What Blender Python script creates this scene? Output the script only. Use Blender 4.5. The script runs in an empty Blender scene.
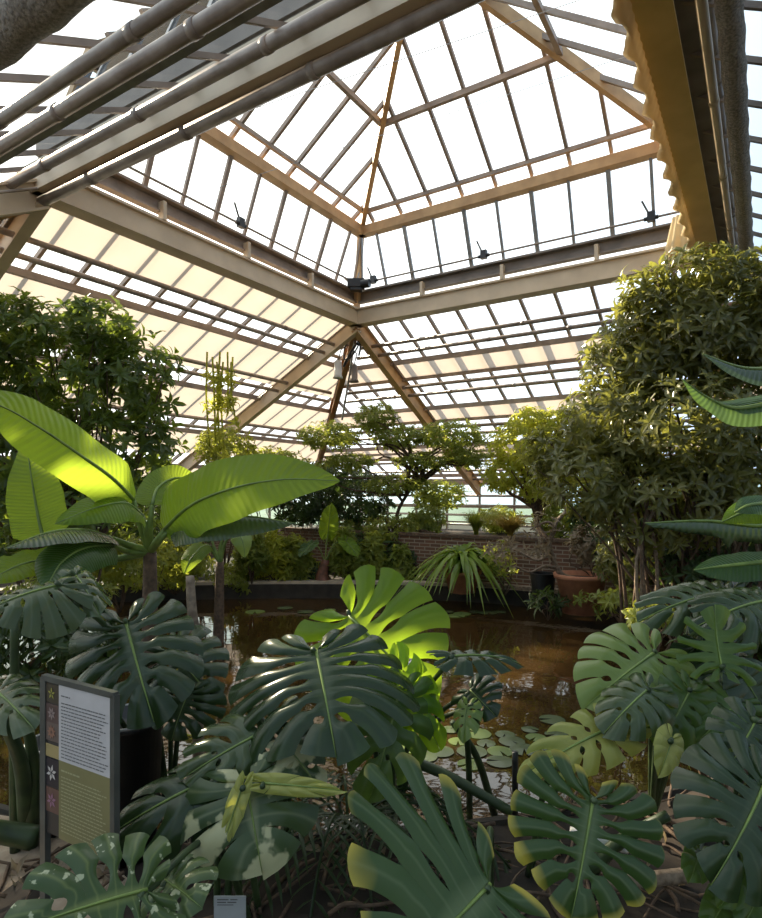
import bpy, math, random
import numpy as np
from mathutils import Vector, Matrix
R = random.Random(7)
NR = np.random.default_rng(11)
scene = bpy.context.scene
COL = scene.collection

# ---------------------------------------------------------------- camera, sky, sun, exposure
EYE = 1.65
F = 600.0
HOR = 492.0
cam_d = bpy.data.cameras.new('camera')
cam = bpy.data.objects.new('camera', cam_d); COL.objects.link(cam)
cam_d.sensor_fit = 'HORIZONTAL'; cam_d.sensor_width = 36.0
cam_d.lens = 36.0 * F / 762.0
cam_d.shift_y = (HOR - 459.0) / 762.0
cam_d.clip_start = 0.05; cam_d.clip_end = 500
cam.location = (0, 0, EYE); cam.rotation_euler = (math.pi / 2, 0, 0)
scene.camera = cam
scene.view_settings.view_transform = 'Standard'
scene.view_settings.look = 'None'
scene.view_settings.gamma = 1.0
scene.view_settings.use_curve_mapping = False
scene.view_settings.exposure = 0.32
scene.cycles.max_bounces = 10
scene.cycles.transparent_max_bounces = 24
scene.cycles.transmission_bounces = 6
scene.cycles.use_denoising = True
scene.cycles.sample_clamp_indirect = 6.0

SUN_AZ, SUN_EL = math.radians(-44), math.radians(31)
SUN = Vector((math.sin(SUN_AZ) * math.cos(SUN_EL), math.cos(SUN_AZ) * math.cos(SUN_EL), math.sin(SUN_EL)))
w = bpy.data.worlds.new('sky'); scene.world = w; w.use_nodes = True
nt = w.node_tree; nt.nodes.clear()
o_ = nt.nodes.new('ShaderNodeOutputWorld'); bg = nt.nodes.new('ShaderNodeBackground')
tc = nt.nodes.new('ShaderNodeTexCoord'); dp = nt.nodes.new('ShaderNodeVectorMath'); dp.operation = 'DOT_PRODUCT'
dp.inputs[1].default_value = SUN
rp = nt.nodes.new('ShaderNodeValToRGB')
nt.links.new(tc.outputs['Generated'], dp.inputs[0]); nt.links.new(dp.outputs['Value'], rp.inputs['Fac'])
e = rp.color_ramp.elements
e[0].position = 0.0; e[0].color = (0.27, 0.32, 0.37, 1)
e[1].position = 1.0; e[1].color = (1.0, 0.93, 0.80, 1)
x = e.new(0.30); x.color = (0.40, 0.47, 0.54, 1)
x = e.new(0.50); x.color = (0.64, 0.67, 0.67, 1)
x = e.new(0.72); x.color = (0.92, 0.89, 0.82, 1)
nt.links.new(rp.outputs['Color'], bg.inputs['Color']); bg.inputs['Strength'].default_value = 2.3
nt.links.new(bg.outputs[0], o_.inputs[0])
sd = bpy.data.lights.new('sun', 'SUN'); sd.energy = 13.0; sd.color = (1.0, 0.80, 0.55); sd.angle = 0.02
so = bpy.data.objects.new('sun', sd); COL.objects.link(so)
so.rotation_euler = (-SUN).to_track_quat('-Z', 'Y').to_euler(); so.location = SUN * 40

# ---------------------------------------------------------------- coordinates
def pt(px, py, d):
    """point seen at pixel (px, py) of the photograph, d metres away from the camera plane"""
    return Vector(((px - 381.0) / F * d, d, EYE + (HOR - py) / F * d))
U = Vector((0.537, 0.8436, 0)); NB = Vector((0.8436, -0.537, 0)); C0 = Vector((-0.454, 11.0, 0))
S = 5.7
def Bc(a, b, z):
    return C0 + U * a + NB * b + Vector((0, 0, z))
def side(s, m, t, z):
    if s == 'left': return Bc(-m, -t, z)
    if s == 'far': return Bc(t, m, z)
    if s == 'right': return Bc(-m, S + t, z)
    return Bc(-S - t, m, z)
Z = Vector((0, 0, 1))

# ---------------------------------------------------------------- mesh helpers
def tag(o, label=None, cat=None, group=None, kind=None):
    if label: o['label'] = label
    if cat: o['category'] = cat
    if group: o['group'] = group
    if kind: o['kind'] = kind
    return o
def empty(name, loc, label=None, cat=None, group=None, kind=None):
    o = bpy.data.objects.new(name, None); COL.objects.link(o); o.location = loc
    o.empty_display_size = 0.1
    return tag(o, label, cat, group, kind)
def wloc(o):
    v = Vector((0, 0, 0))
    while o is not None:
        v = v + Vector(o.location); o = o.parent
    return v
class MB:
    def __init__(s): s.v = []; s.f = []; s.uv = []; s.mi = []
    def add(s, vs, fs, uvs=None, mi=0):
        n = len(s.v); s.v += [tuple(p) for p in vs]
        for f in fs: s.f.append([n + i for i in f]); s.mi.append(mi)
        s.uv += uvs if uvs is not None else [(0.5, 0.5)] * len(vs)
    def bar(s, p0, p1, w, h, up=Z, mi=0):
        p0 = Vector(p0); p1 = Vector(p1); d = (p1 - p0).normalized()
        x = d.cross(up)
        if x.length < 1e-4: x = d.cross(Vector((1, 0, 0)))
        x.normalize(); y = x.cross(d).normalized()
        vs = []
        for p in (p0, p1):
            for sx, sy in ((-1, -1), (1, -1), (1, 1), (-1, 1)):
                vs.append(p + x * (w / 2 * sx) + y * (h / 2 * sy))
        s.add(vs, [(0, 3, 2, 1), (4, 5, 6, 7), (0, 1, 5, 4), (1, 2, 6, 5), (2, 3, 7, 6), (3, 0, 4, 7)], mi=mi)
    def ibar(s, p0, p1, w, h, up=Z, mi=0, fl=0.025):
        d = (Vector(p1) - Vector(p0)).normalized(); x = d.cross(up).normalized(); y = x.cross(d).normalized()
        s.bar(p0, p1, w * 0.3, h - fl, up, mi)
        for k in (-1, 1): s.bar(Vector(p0) + y * (h / 2 * k), Vector(p1) + y * (h / 2 * k), w, fl, up, mi)
    def box(s, c, sx, sy, sz, xa=Vector((1, 0, 0)), mi=0):
        c = Vector(c); s.bar(c - xa * sx / 2, c + xa * sx / 2, sy, sz, Z, mi)
    def quad(s, a, b, c, d, mi=0): s.add([a, b, c, d], [(0, 1, 2, 3)], [(0, 0), (1, 0), (1, 1), (0, 1)], mi)
    def tube(s, ps, r, n=8, mi=0, cap=True):
        ps = [Vector(p) for p in ps]; k = len(ps)
        rs = r if isinstance(r, (list, tuple)) else [r] * k
        vs = []; uv = []; ref = None
        for i, p in enumerate(ps):
            d = (ps[min(i + 1, k - 1)] - ps[max(i - 1, 0)]).normalized()
            if ref is None: ref = d.orthogonal().normalized()
            a = (ref - d * ref.dot(d)).normalized(); ref = a; b = d.cross(a)
            for j in range(n):
                t = 2 * math.pi * j / n
                vs.append(p + (a * math.cos(t) + b * math.sin(t)) * rs[i]); uv.append((j / n, i / (k - 1)))
        fs = [(i * n + j, i * n + (j + 1) % n, (i + 1) * n + (j + 1) % n, (i + 1) * n + j) for i in range(k - 1) for j in range(n)]
        if cap: fs += [tuple(range(n))[::-1], tuple((k - 1) * n + j for j in range(n))]
        s.add(vs, fs, uv, mi)
    def lathe(s, c, prof, n=32, mi=0):
        c = Vector(c); vs = []; k = len(prof)
        for r, z in prof:
            for j in range(n):
                t = 2 * math.pi * j / n; vs.append(c + Vector((r * math.cos(t), r * math.sin(t), z)))
        fs = [(i * n + j, i * n + (j + 1) % n, (i + 1) * n + (j + 1) % n, (i + 1) * n + j) for i in range(k - 1) for j in range(n)]
        s.add(vs, fs, mi=mi)
    def build(s, name, mats, parent=None, smooth=False):
        me = bpy.data.meshes.new(name)
        off = wloc(parent) if parent is not None else Vector((0, 0, 0))
        va = np.array(s.v, dtype=np.float32) - np.array(off, dtype=np.float32)
        loc = Vector((0, 0, 0))
        if parent is None:
            loc = Vector(((va[:, 0].min() + va[:, 0].max()) / 2, (va[:, 1].min() + va[:, 1].max()) / 2, va[:, 2].min()))
            va = va - np.array(loc, dtype=np.float32)
        me.from_pydata(va.tolist(), [], s.f)
        ul = me.uv_layers.new(name='UV')
        li = np.empty(len(me.loops), dtype=np.int32); me.loops.foreach_get('vertex_index', li)
        ul.data.foreach_set('uv', np.array(s.uv, dtype=np.float32)[li].ravel())
        if not isinstance(mats, (list, tuple)): mats = [mats]
        for m in mats: me.materials.append(m)
        me.polygons.foreach_set('material_index', np.array(s.mi, dtype=np.int32))
        if smooth: me.polygons.foreach_set('use_smooth', [True] * len(me.polygons))
        me.update()
        o = bpy.data.objects.new(name, me); COL.objects.link(o); o.location = loc
        if parent is not None: o.parent = parent
        return o
def cat(ps, n=8):
    """Catmull-Rom through ps"""
    ps = [Vector(p) for p in ps]; P = [ps[0] * 2 - ps[1]] + ps + [ps[-1] * 2 - ps[-2]]; out = []
    for i in range(1, len(P) - 2):
        for k in range(n):
            t = k / n; a, b, c, d = P[i - 1], P[i], P[i + 1], P[i + 2]
            out.append(0.5 * ((2 * b) + (c - a) * t + (2 * a - 5 * b + 4 * c - d) * t * t + (3 * b - a - 3 * c + d) * t ** 3))
    out.append(ps[-1]); return out

# ---------------------------------------------------------------- materials
def newmat(name):
    m = bpy.data.materials.new(name); m.use_nodes = True
    n = m.node_tree; n.nodes.clear(); return m, n
def N(n, t, **k):
    x = n.nodes.new(t)
    for a, b in k.items(): setattr(x, a, b)
    return x
def paint(name, c1, c2=None, rough=0.6, scale=6, bump=0.0, metal=0.0, det=6):
    m, n = newmat(name); c2 = c2 or tuple(v * 0.75 for v in c1)
    out = N(n, 'ShaderNodeOutputMaterial'); p = N(n, 'ShaderNodeBsdfPrincipled'); g = N(n, 'ShaderNodeNewGeometry')
    no = N(n, 'ShaderNodeTexNoise'); no.inputs['Scale'].default_value = scale; no.inputs['Detail'].default_value = det
    r = N(n, 'ShaderNodeValToRGB'); r.color_ramp.elements[0].position = 0.35; r.color_ramp.elements[1].position = 0.65
    r.color_ramp.elements[0].color = (*c1, 1); r.color_ramp.elements[1].color = (*c2, 1)
    n.links.new(g.outputs['Position'], no.inputs['Vector']); n.links.new(no.outputs['Fac'], r.inputs['Fac'])
    n.links.new(r.outputs['Color'], p.inputs['Base Color'])
    p.inputs['Roughness'].default_value = rough; p.inputs['Metallic'].default_value = metal
    if bump:
        b = N(n, 'ShaderNodeBump'); b.inputs['Strength'].default_value = bump; b.inputs['Distance'].default_value = 0.02
        n.links.new(no.outputs['Fac'], b.inputs['Height']); n.links.new(b.outputs['Normal'], p.inputs['Normal'])
    n.links.new(p.outputs[0], out.inputs[0]); return m
def leafmat(name, dark, light, trans, tf=0.35, rough=0.35, nscale=1.5, vein=None, tip=None, spot=None, ribs=0):
    """leaf: UV.x random per leaf or across a lobe, UV.y along; trans = colour of light that passes through"""
    m, n = newmat(name); L = n.links.new
    out = N(n, 'ShaderNodeOutputMaterial'); p = N(n, 'ShaderNodeBsdfPrincipled'); tr = N(n, 'ShaderNodeBsdfTranslucent')
    g = N(n, 'ShaderNodeNewGeometry'); no = N(n, 'ShaderNodeTexNoise'); no.inputs['Scale'].default_value = nscale
    L(g.outputs['Position'], no.inputs['Vector'])
    uv = N(n, 'ShaderNodeUVMap'); uv.uv_map = 'UV'; sp = N(n, 'ShaderNodeSeparateXYZ'); L(uv.outputs[0], sp.inputs[0])
    mx = N(n, 'ShaderNodeMix', data_type='RGBA'); mx.inputs['A'].default_value = (*dark, 1); mx.inputs['B'].default_value = (*light, 1)
    if vein is None:
        ad = N(n, 'ShaderNodeMath', operation='ADD'); L(sp.outputs['X'], ad.inputs[0]); L(no.outputs['Fac'], ad.inputs[1])
        mr = N(n, 'ShaderNodeMapRange'); mr.inputs['From Min'].default_value = 0.45; mr.inputs['From Max'].default_value = 1.45
        L(ad.outputs[0], mr.inputs[0]); L(mr.outputs[0], mx.inputs['Factor'])
    else:
        mr = N(n, 'ShaderNodeMapRange'); mr.inputs['From Min'].default_value = 0.3; mr.inputs['From Max'].default_value = 0.7
        L(no.outputs['Fac'], mr.inputs[0]); L(mr.outputs[0], mx.inputs['Factor'])
    col = mx.outputs['Result']
    def over(col, fac, c):
        q = N(n, 'ShaderNodeMix', data_type='RGBA'); L(fac, q.inputs['Factor']); L(col, q.inputs['A']); q.inputs['B'].default_value = (*c, 1)
        return q.outputs['Result']
    if vein is not None:
        # lateral vein along the middle of every lobe, and pale zone by the midrib
        s1 = N(n, 'ShaderNodeMath', operation='SUBTRACT'); L(sp.outputs['X'], s1.inputs[0]); s1.inputs[1].default_value = 0.5
        s2 = N(n, 'ShaderNodeMath', operation='ABSOLUTE'); L(s1.outputs[0], s2.inputs[0])
        s3 = N(n, 'ShaderNodeMapRange'); s3.inputs['From Min'].default_value = 0.10; s3.inputs['From Max'].default_value = 0.0
        s3.inputs['To Max'].default_value = 0.32; L(s2.outputs[0], s3.inputs[0]); col = over(col, s3.outputs[0], vein)
        s4 = N(n, 'ShaderNodeMapRange'); s4.inputs['From Min'].default_value = 0.10; s4.inputs['From Max'].default_value = 0.0
        s4.inputs['To Max'].default_value = 0.7; L(sp.outputs['Y'], s4.inputs[0]); col = over(col, s4.outputs[0], vein)
    if tip is not None:
        n2 = N(n, 'ShaderNodeMath', operation='ADD'); L(sp.outputs['Y'], n2.inputs[0]); L(no.outputs['Fac'], n2.inputs[1])
        s5 = N(n, 'ShaderNodeMapRange'); s5.inputs['From Min'].default_value = 1.38; s5.inputs['From Max'].default_value = 1.52
        L(n2.outputs[0], s5.inputs[0]); col = over(col, s5.outputs[0], tip)
    if spot is not None:
        n3 = N(n, 'ShaderNodeTexNoise'); n3.inputs['Scale'].default_value = spot[1]; n3.inputs['Detail'].default_value = 4; L(g.outputs['Position'], n3.inputs['Vector'])
        s6 = N(n, 'ShaderNodeMapRange'); s6.inputs['From Min'].default_value = spot[2]; s6.inputs['From Max'].default_value = spot[2] + 0.03
        L(n3.outputs['Fac'], s6.inputs[0]); col = over(col, s6.outputs[0], spot[0])
    L(col, p.inputs['Base Color']); p.inputs['Roughness'].default_value = rough
    p.inputs['Specular IOR Level'].default_value = 0.45
    if ribs:
        a1 = N(n, 'ShaderNodeMath', operation='ABSOLUTE'); a0 = N(n, 'ShaderNodeMath', operation='SUBTRACT'); L(sp.outputs['X'], a0.inputs[0]); a0.inputs[1].default_value = .5; L(a0.outputs[0], a1.inputs[0])
        a2 = N(n, 'ShaderNodeMath', operation='MULTIPLY'); L(a1.outputs[0], a2.inputs[0]); a2.inputs[1].default_value = -.12
        a3 = N(n, 'ShaderNodeMath', operation='ADD'); L(sp.outputs['Y'], a3.inputs[0]); L(a2.outputs[0], a3.inputs[1])
        a4 = N(n, 'ShaderNodeMath', operation='MULTIPLY'); L(a3.outputs[0], a4.inputs[0]); a4.inputs[1].default_value = ribs
        a5 = N(n, 'ShaderNodeMath', operation='SINE'); L(a4.outputs[0], a5.inputs[0])
        bm = N(n, 'ShaderNodeBump'); bm.inputs['Strength'].default_value = .3; bm.inputs['Distance'].default_value = .006; L(a5.outputs[0], bm.inputs['Height'])
        L(bm.outputs['Normal'], p.inputs['Normal']); L(bm.outputs['Normal'], tr.inputs['Normal'])
        s7 = N(n, 'ShaderNodeMapRange'); s7.inputs['From Min'].default_value = .3; s7.inputs['From Max'].default_value = 1; s7.inputs['To Max'].default_value = .2; L(a5.outputs[0], s7.inputs[0])
        col = over(col, s7.outputs[0], tuple(q_ * .62 for q_ in light))
    tm = N(n, 'ShaderNodeMix', data_type='RGBA'); tm.inputs['Factor'].default_value = 0.25; tm.inputs['A'].default_value = (*trans, 1); L(col, tm.inputs['B'])
    L(tm.outputs['Result'], tr.inputs['Color'])
    sh = N(n, 'ShaderNodeMixShader'); sh.inputs[0].default_value = tf
    L(p.outputs[0], sh.inputs[1]); L(tr.outputs[0], sh.inputs[2]); L(sh.outputs[0], out.inputs[0]); return m
def glassmat(name, tint, gl=0.06):
    m, n = newmat(name); out = N(n, 'ShaderNodeOutputMaterial'); t = N(n, 'ShaderNodeBsdfTransparent'); g = N(n, 'ShaderNodeBsdfGlossy')
    t.inputs[0].default_value = (*tint, 1); g.inputs['Roughness'].default_value = 0.03
    s = N(n, 'ShaderNodeMixShader'); s.inputs[0].default_value = gl
    n.links.new(t.outputs[0], s.inputs[1]); n.links.new(g.outputs[0], s.inputs[2]); n.links.new(s.outputs[0], out.inputs[0]); return m
def clothmat(name, c, tl=0.6, clear=0.0):
    m, n = newmat(name); out = N(n, 'ShaderNodeOutputMaterial'); t = N(n, 'ShaderNodeBsdfTranslucent'); d = N(n, 'ShaderNodeBsdfDiffuse')
    g = N(n, 'ShaderNodeNewGeometry'); no = N(n, 'ShaderNodeTexNoise'); no.inputs['Scale'].default_value = 2.2; no.inputs['Detail'].default_value = 4
    n.links.new(g.outputs['Position'], no.inputs['Vector'])
    mx = N(n, 'ShaderNodeMix', data_type='RGBA'); mx.inputs['A'].default_value = (*c, 1); mx.inputs['B'].default_value = (*[v * 0.82 for v in c], 1)
    n.links.new(no.outputs['Fac'], mx.inputs['Factor'])
    n.links.new(mx.outputs['Result'], t.inputs[0]); n.links.new(mx.outputs['Result'], d.inputs[0])
    s = N(n, 'ShaderNodeMixShader'); s.inputs[0].default_value = tl
    n.links.new(d.outputs[0], s.inputs[1]); n.links.new(t.outputs[0], s.inputs[2])
    tp = N(n, 'ShaderNodeBsdfTransparent'); s2 = N(n, 'ShaderNodeMixShader'); s2.inputs[0].default_value = clear
    n.links.new(s.outputs[0], s2.inputs[1]); n.links.new(tp.outputs[0], s2.inputs[2]); n.links.new(s2.outputs[0], out.inputs[0]); return m

BEAM = paint('beige_painted_steel', (0.68, 0.55, 0.39), (0.58, 0.46, 0.32), 0.5, 3)
WOOD = paint('ochre_painted_wood', (0.62, 0.39, 0.19), (0.46, 0.28, 0.13), 0.5, 4)
DARK = paint('dark_frame_paint', (0.26, 0.215, 0.18), (0.18, 0.15, 0.125), 0.5, 4)
BARM = paint('brown_grey_bar_paint', (0.36, 0.28, 0.22), (0.25, 0.19, 0.15), 0.5, 5)
PIPE = paint('grey_pipe_paint', (0.36, 0.30, 0.26), (0.24, 0.19, 0.16), 0.35, 7, 0.1)
STEEL = paint('galvanised_steel', (0.38, 0.38, 0.38), (0.27, 0.27, 0.27), 0.35, 9, 0, 0.6)
YEL = paint('golden_lit_beam_paint', (0.80, 0.56, 0.20), (0.70, 0.48, 0.16), 0.5, 3)  # the sun's gold on the right ring beam is put into its colour
BLACK = paint('black_plastic', (0.012, 0.012, 0.013), (0.02, 0.02, 0.02), 0.35)
WHITEP = paint('white_plastic', (0.7, 0.69, 0.66), (0.6, 0.59, 0.56), 0.4)
TERRA = paint('terracotta', (0.58, 0.25, 0.14), (0.44, 0.18, 0.10), 0.75, 9, 0.2)
SOIL = paint('dark_soil', (0.055, 0.035, 0.022), (0.02, 0.013, 0.009), 0.9, 9, 0.8)
SAND = paint('sandy_path', (0.42, 0.33, 0.24), (0.30, 0.22, 0.15), 0.9, 14, 0.5)
CONC = paint('pale_concrete', (0.38, 0.33, 0.27), (0.22, 0.18, 0.14), 0.8, 8, 0.3)
BARK = paint('brown_bark', (0.16, 0.10, 0.06), (0.07, 0.045, 0.03), 0.85, 25, 0.6)
PBARK = paint('pale_bark', (0.32, 0.24, 0.17), (0.17, 0.12, 0.08), 0.85, 30, 0.6)
STEM = paint('dark_green_stem', (0.055, 0.085, 0.028), (0.03, 0.05, 0.02), 0.45, 12)
LSTEM = paint('light_green_stem', (0.20, 0.28, 0.06), (0.12, 0.18, 0.04), 0.45, 12)
RSTEM = paint('reddish_stem', (0.22, 0.085, 0.05), (0.10, 0.05, 0.03), 0.6, 15)
ROLL = paint('rolled_screen_cloth', (0.36, 0.32, 0.27), (0.16, 0.14, 0.12), 0.7, 60, 0.8)
GLASS = glassmat('roof_glass', (0.86, 0.93, 1.0)); TGLASS = glassmat('sky_tinted_roof_glass', (0.62, 0.70, 0.78)); WGLASS = glassmat('wall_glass', (0.66, 0.80, 0.80))  # roof tints stand in for pale blue sky; the deeper one dims the foreground
CREAM = clothmat('cream_shade_cloth', (0.44, 0.385, 0.33), 0.60)
PINKC = clothmat('far_shade_cloth', (0.60, 0.50, 0.42), 0.60)
CURT = clothmat('cream_curtain_cloth', (0.82, 0.68, 0.44), 0.35)
def brick():
    m, n = newmat('dark_red_brick'); out = N(n, 'ShaderNodeOutputMaterial'); p = N(n, 'ShaderNodeBsdfPrincipled'); tcn = N(n, 'ShaderNodeTexCoord')
    b = N(n, 'ShaderNodeTexBrick'); b.inputs['Scale'].default_value = 1.0; b.inputs['Color1'].default_value = (0.17, 0.085, 0.05, 1); b.inputs['Color2'].default_value = (0.11, 0.06, 0.04, 1)
    b.inputs['Mortar'].default_value = (0.30, 0.25, 0.19, 1); b.inputs['Mortar Size'].default_value = 0.008
    b.inputs['Brick Width'].default_value = 0.22; b.inputs['Row Height'].default_value = 0.065
    uv = N(n, 'ShaderNodeUVMap'); uv.uv_map = 'UV'; n.links.new(uv.outputs[0], b.inputs['Vector'])
    n.links.new(b.outputs['Color'], p.inputs['Base Color']); p.inputs['Roughness'].default_value = 0.85
    n.links.new(p.outputs[0], out.inputs[0]); return m
BRICK = brick()
def watermat():
    m, n = newmat('brown_pond_water'); out = N(n, 'ShaderNodeOutputMaterial'); p = N(n, 'ShaderNodeBsdfPrincipled'); g = N(n, 'ShaderNodeNewGeometry')
    no = N(n, 'ShaderNodeTexNoise'); no.inputs['Scale'].default_value = 0.8; n.links.new(g.outputs['Position'], no.inputs['Vector'])
    r = N(n, 'ShaderNodeValToRGB'); r.color_ramp.elements[0].color = (0.022, 0.012, 0.004, 1); r.color_ramp.elements[1].color = (0.060, 0.034, 0.011, 1)
    n.links.new(no.outputs['Fac'], r.inputs['Fac']); n.links.new(r.outputs['Color'], p.inputs['Base Color'])
    p.inputs['Roughness'].default_value = 0.03; p.inputs['IOR'].default_value = 1.33; p.inputs['Specular IOR Level'].default_value = 0.8
    n2 = N(n, 'ShaderNodeTexNoise'); n2.inputs['Scale'].default_value = 5; n.links.new(g.outputs['Position'], n2.inputs['Vector'])
    b = N(n, 'ShaderNodeBump'); b.inputs['Strength'].default_value = 0.12; b.inputs['Distance'].default_value = 0.02
    n.links.new(n2.outputs['Fac'], b.inputs['Height']); n.links.new(b.outputs['Normal'], p.inputs['Normal'])
    n.links.new(p.outputs[0], out.inputs[0]); return m
WATER = watermat()

# ---------------------------------------------------------------- roof and walls
SL = 0.53
ZR = 4.95
ZE = ZR - SL * S
sides = ('left', 'far', 'right', 'near')
def zr(t): return ZR - SL * t
STRIPS = {'left': [(0.0, 0.66), (1.12, 1.98), (2.42, 3.2), (3.65, 4.4), (4.9, 5.65)],
          'far': [(1.2, 1.62), (2.55, 3.0), (3.9, 4.35)], 'right': [], 'near': []}
PURL = {'left': [1.12, 2.4, 3.65, 4.9], 'far': [1.18, 1.64, 2.57, 3.0, 3.92, 4.4, 5.2], 'right': [2.4, 4.8], 'near': [2.9]}
for s in sides:
    root = empty('ceiling_' + s, side(s, S / 2, 2.8, zr(2.8)), kind='structure')
    b = MB(); up = 0.05
    b.quad(side(s, 0, 0, ZR + up), side(s, S, 0, ZR + up), side(s, S + S, S, ZE + up), side(s, -S, S, ZE + up)); b.build('roof_glazing', GLASS if s in ('left', 'far') else TGLASS, root)
    i = 0; m = -S + 0.28
    while m < 2 * S:
        t0 = max(0, -m, m - S); t1 = S
        if t1 - t0 > 0.2:
            b = MB(); b.bar(side(s, m, t0, zr(t0) + 0.0), side(s, m, t1, zr(t1)), *((0.045, 0.06) if s in ('left', 'far') else (0.03, 0.04))); b.build('glazing_bar', BARM, root)
        m += 0.56
    for t in PURL[s]:
        b = MB(); b.bar(side(s, -t, t, zr(t) - 0.11), side(s, S + t, t, zr(t) - 0.11), 0.05, 0.09); b.build('purlin', BARM, root)
    for t0, t1 in STRIPS[s]:
        b = MB(); n = 18
        for k in range(n):
            def P(q, t): 
                lo, hi = -t, S + t
                return side(s, lo + (hi - lo) * q, t, zr(t) - 0.11 - 0.012 * math.sin(q * n * math.pi) ** 2)
            b.quad(P(k / n, t0), P((k + 1) / n, t0), P((k + 1) / n, t1), P(k / n, t1))
        b.build('shade_screen', CREAM if s == 'left' else PINKC, root)
    for mm in (0, S):
        b = MB(); b.ibar(side(s, mm, 0, zr(0) - 0.24), side(s, mm, S, zr(S) - 0.24), 0.13, 0.26)
        b.build('main_rafter', BEAM if s == 'left' else WOOD if s == 'far' else BEAM, root)
        for k in (-1, 1):
            b = MB(); b.tube([side(s, mm + 0.16 * k, 0.1, zr(0.1) - 0.2), side(s, mm + 0.16 * k, 3.0, zr(3.0) - 0.2)], 0.014, 6); b.build('tie_rod', BARM, root)
    b = MB(); b.ibar(side(s, 0, 0, zr(0) - 0.22), side(s, -S, S, zr(S) - 0.22), 0.12, 0.24); b.build('hip_rafter', WOOD, root)
    # steel ring beam under the lantern
    b = MB(); b.bar(side(s, -0.06, 0, 4.84), side(s, S + 0.06, 0, 4.84), 0.14, 0.28)
    b.bar(side(s, -0.10, 0, 4.70), side(s, S + 0.10, 0, 4.70), 0.24, 0.03); b.bar(side(s, -0.10, 0, 4.965), side(s, S + 0.10, 0, 4.965), 0.24, 0.03)
    b.build('ring_beam', YEL if s == 'right' else BEAM, root)
    b = MB(); b.bar(side(s, 0, 0.02, 5.18), side(s, S, 0.02, 5.18), 0.05, 0.17); b.bar(side(s, 0, -0.03, 5.27), side(s, S, -0.03, 5.27), 0.16, 0.03); b.bar(side(s, 0, -0.03, 5.09), side(s, S, -0.03, 5.09), 0.10, 0.025)
    b.build('gutter_rail', DARK if s != 'left' else BARM, root)
    for k in range(1, 4):
        b = MB(); c = side(s, S * k / 4, -0.09, 5.10); b.bar(c - Z * 0.13, c + Z * 0.10, 0.10, 0.05, U if s in ('left', 'right') else NB); b.build('bracket', BEAM, root)

# lantern: leaning clerestory and pyramid roof
IN, ZC0, ZC1 = 0.35, 5.29, 6.16
lan = empty('ceiling_lantern', Bc(-S / 2, S / 2, 6.4), kind='structure')
AP = Bc(-S / 2, S / 2, 6.42 + 2.5 * 0.69)
wn = 0
for s in sides:
    wn += 1
    win = empty('window_%d' % wn, side(s, S / 2, -0.15, ZC0), kind='structure')
    b = MB(); b.quad(side(s, 0, -0.0, ZC0), side(s, S, 0, ZC0), side(s, S - IN, -IN, ZC1), side(s, IN, -IN, ZC1)); b.build('clerestory_glass', GLASS, win)
    k = 0; m = 0.12
    while m < S:
        x0 = m; x1 = min(max(m, IN), S - IN)
        b = MB(); b.bar(side(s, x0, -0.01, ZC0), side(s, x1, -IN - 0.01, ZC1), 0.04 if k % 2 else 0.06, 0.04, U if s in ('far', 'near') else NB); b.build('window_mullion', BARM if s == 'left' else STEEL, win)
        m += 0.545; k += 1
    b = MB(); b.bar(side(s, IN, -IN - 0.02, ZC1 + 0.03), side(s, S - IN, -IN - 0.02, ZC1 + 0.03), 0.10, 0.08); b.build('window_head', STEEL, win)
    b = MB(); b.tube([side(s, 0.25, -0.12, 5.40), side(s, S - 0.25, -0.12, 5.40)], 0.016, 8); b.build('opening_shaft', DARK, win)
    b = MB(); b.bar(side(s, IN, -IN - 0.03, 6.18), side(s, S - IN, -IN - 0.03, 6.18), 0.16, 0.15); b.build('eave_beam', WOOD, lan)
    b = MB(); b.bar(side(s, IN + .2, -IN - 0.20, 6.43), side(s, S - IN - .2, -IN - 0.20, 6.43), 0.05, 0.06); b.build('eave_purlin', BARM, lan)
    zz = 6.36
    b = MB(); b.add([side(s, IN, -IN, zz), side(s, S - IN, -IN, zz), AP], [(0, 1, 2)]); b.build('lantern_glazing', GLASS, lan)
    m = IN + 0.26
    while m < S - IN:
        t = min(m - IN, S - IN - m)
        if t > 0.15:
            b = MB(); b.bar(side(s, m, -IN, zz - .03), side(s, m, -IN - t, zz - .03 + 0.69 * t), 0.045, 0.06); b.build('lantern_bar', BARM, lan)
        m += 0.56
    q = 1.18
    b = MB(); b.bar(side(s, IN + q, -IN - q, zz + 0.69 * q - 0.08), side(s, S - IN - q, -IN - q, zz + 0.69 * q - 0.08), 0.06, 0.08); b.build('lantern_purlin', BARM, lan)
for (a, bb) in ((0, 0), (0, S), (-S, 0), (-S, S)):
    ca = -IN if a == 0 else -S + IN; cb = IN if bb == 0 else S - IN
    b = MB(); b.bar(Bc(ca, cb, 6.26), AP - Z * 0.1, 0.075, 0.16); b.build('lantern_hip', WOOD, lan)
    b = MB(); b.bar(Bc(a * 1.0, bb * 1.0, 4.9), Bc(ca, cb, 6.3), 0.09, 0.09, U); b.build('corner_post', WOOD, lan)

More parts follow.
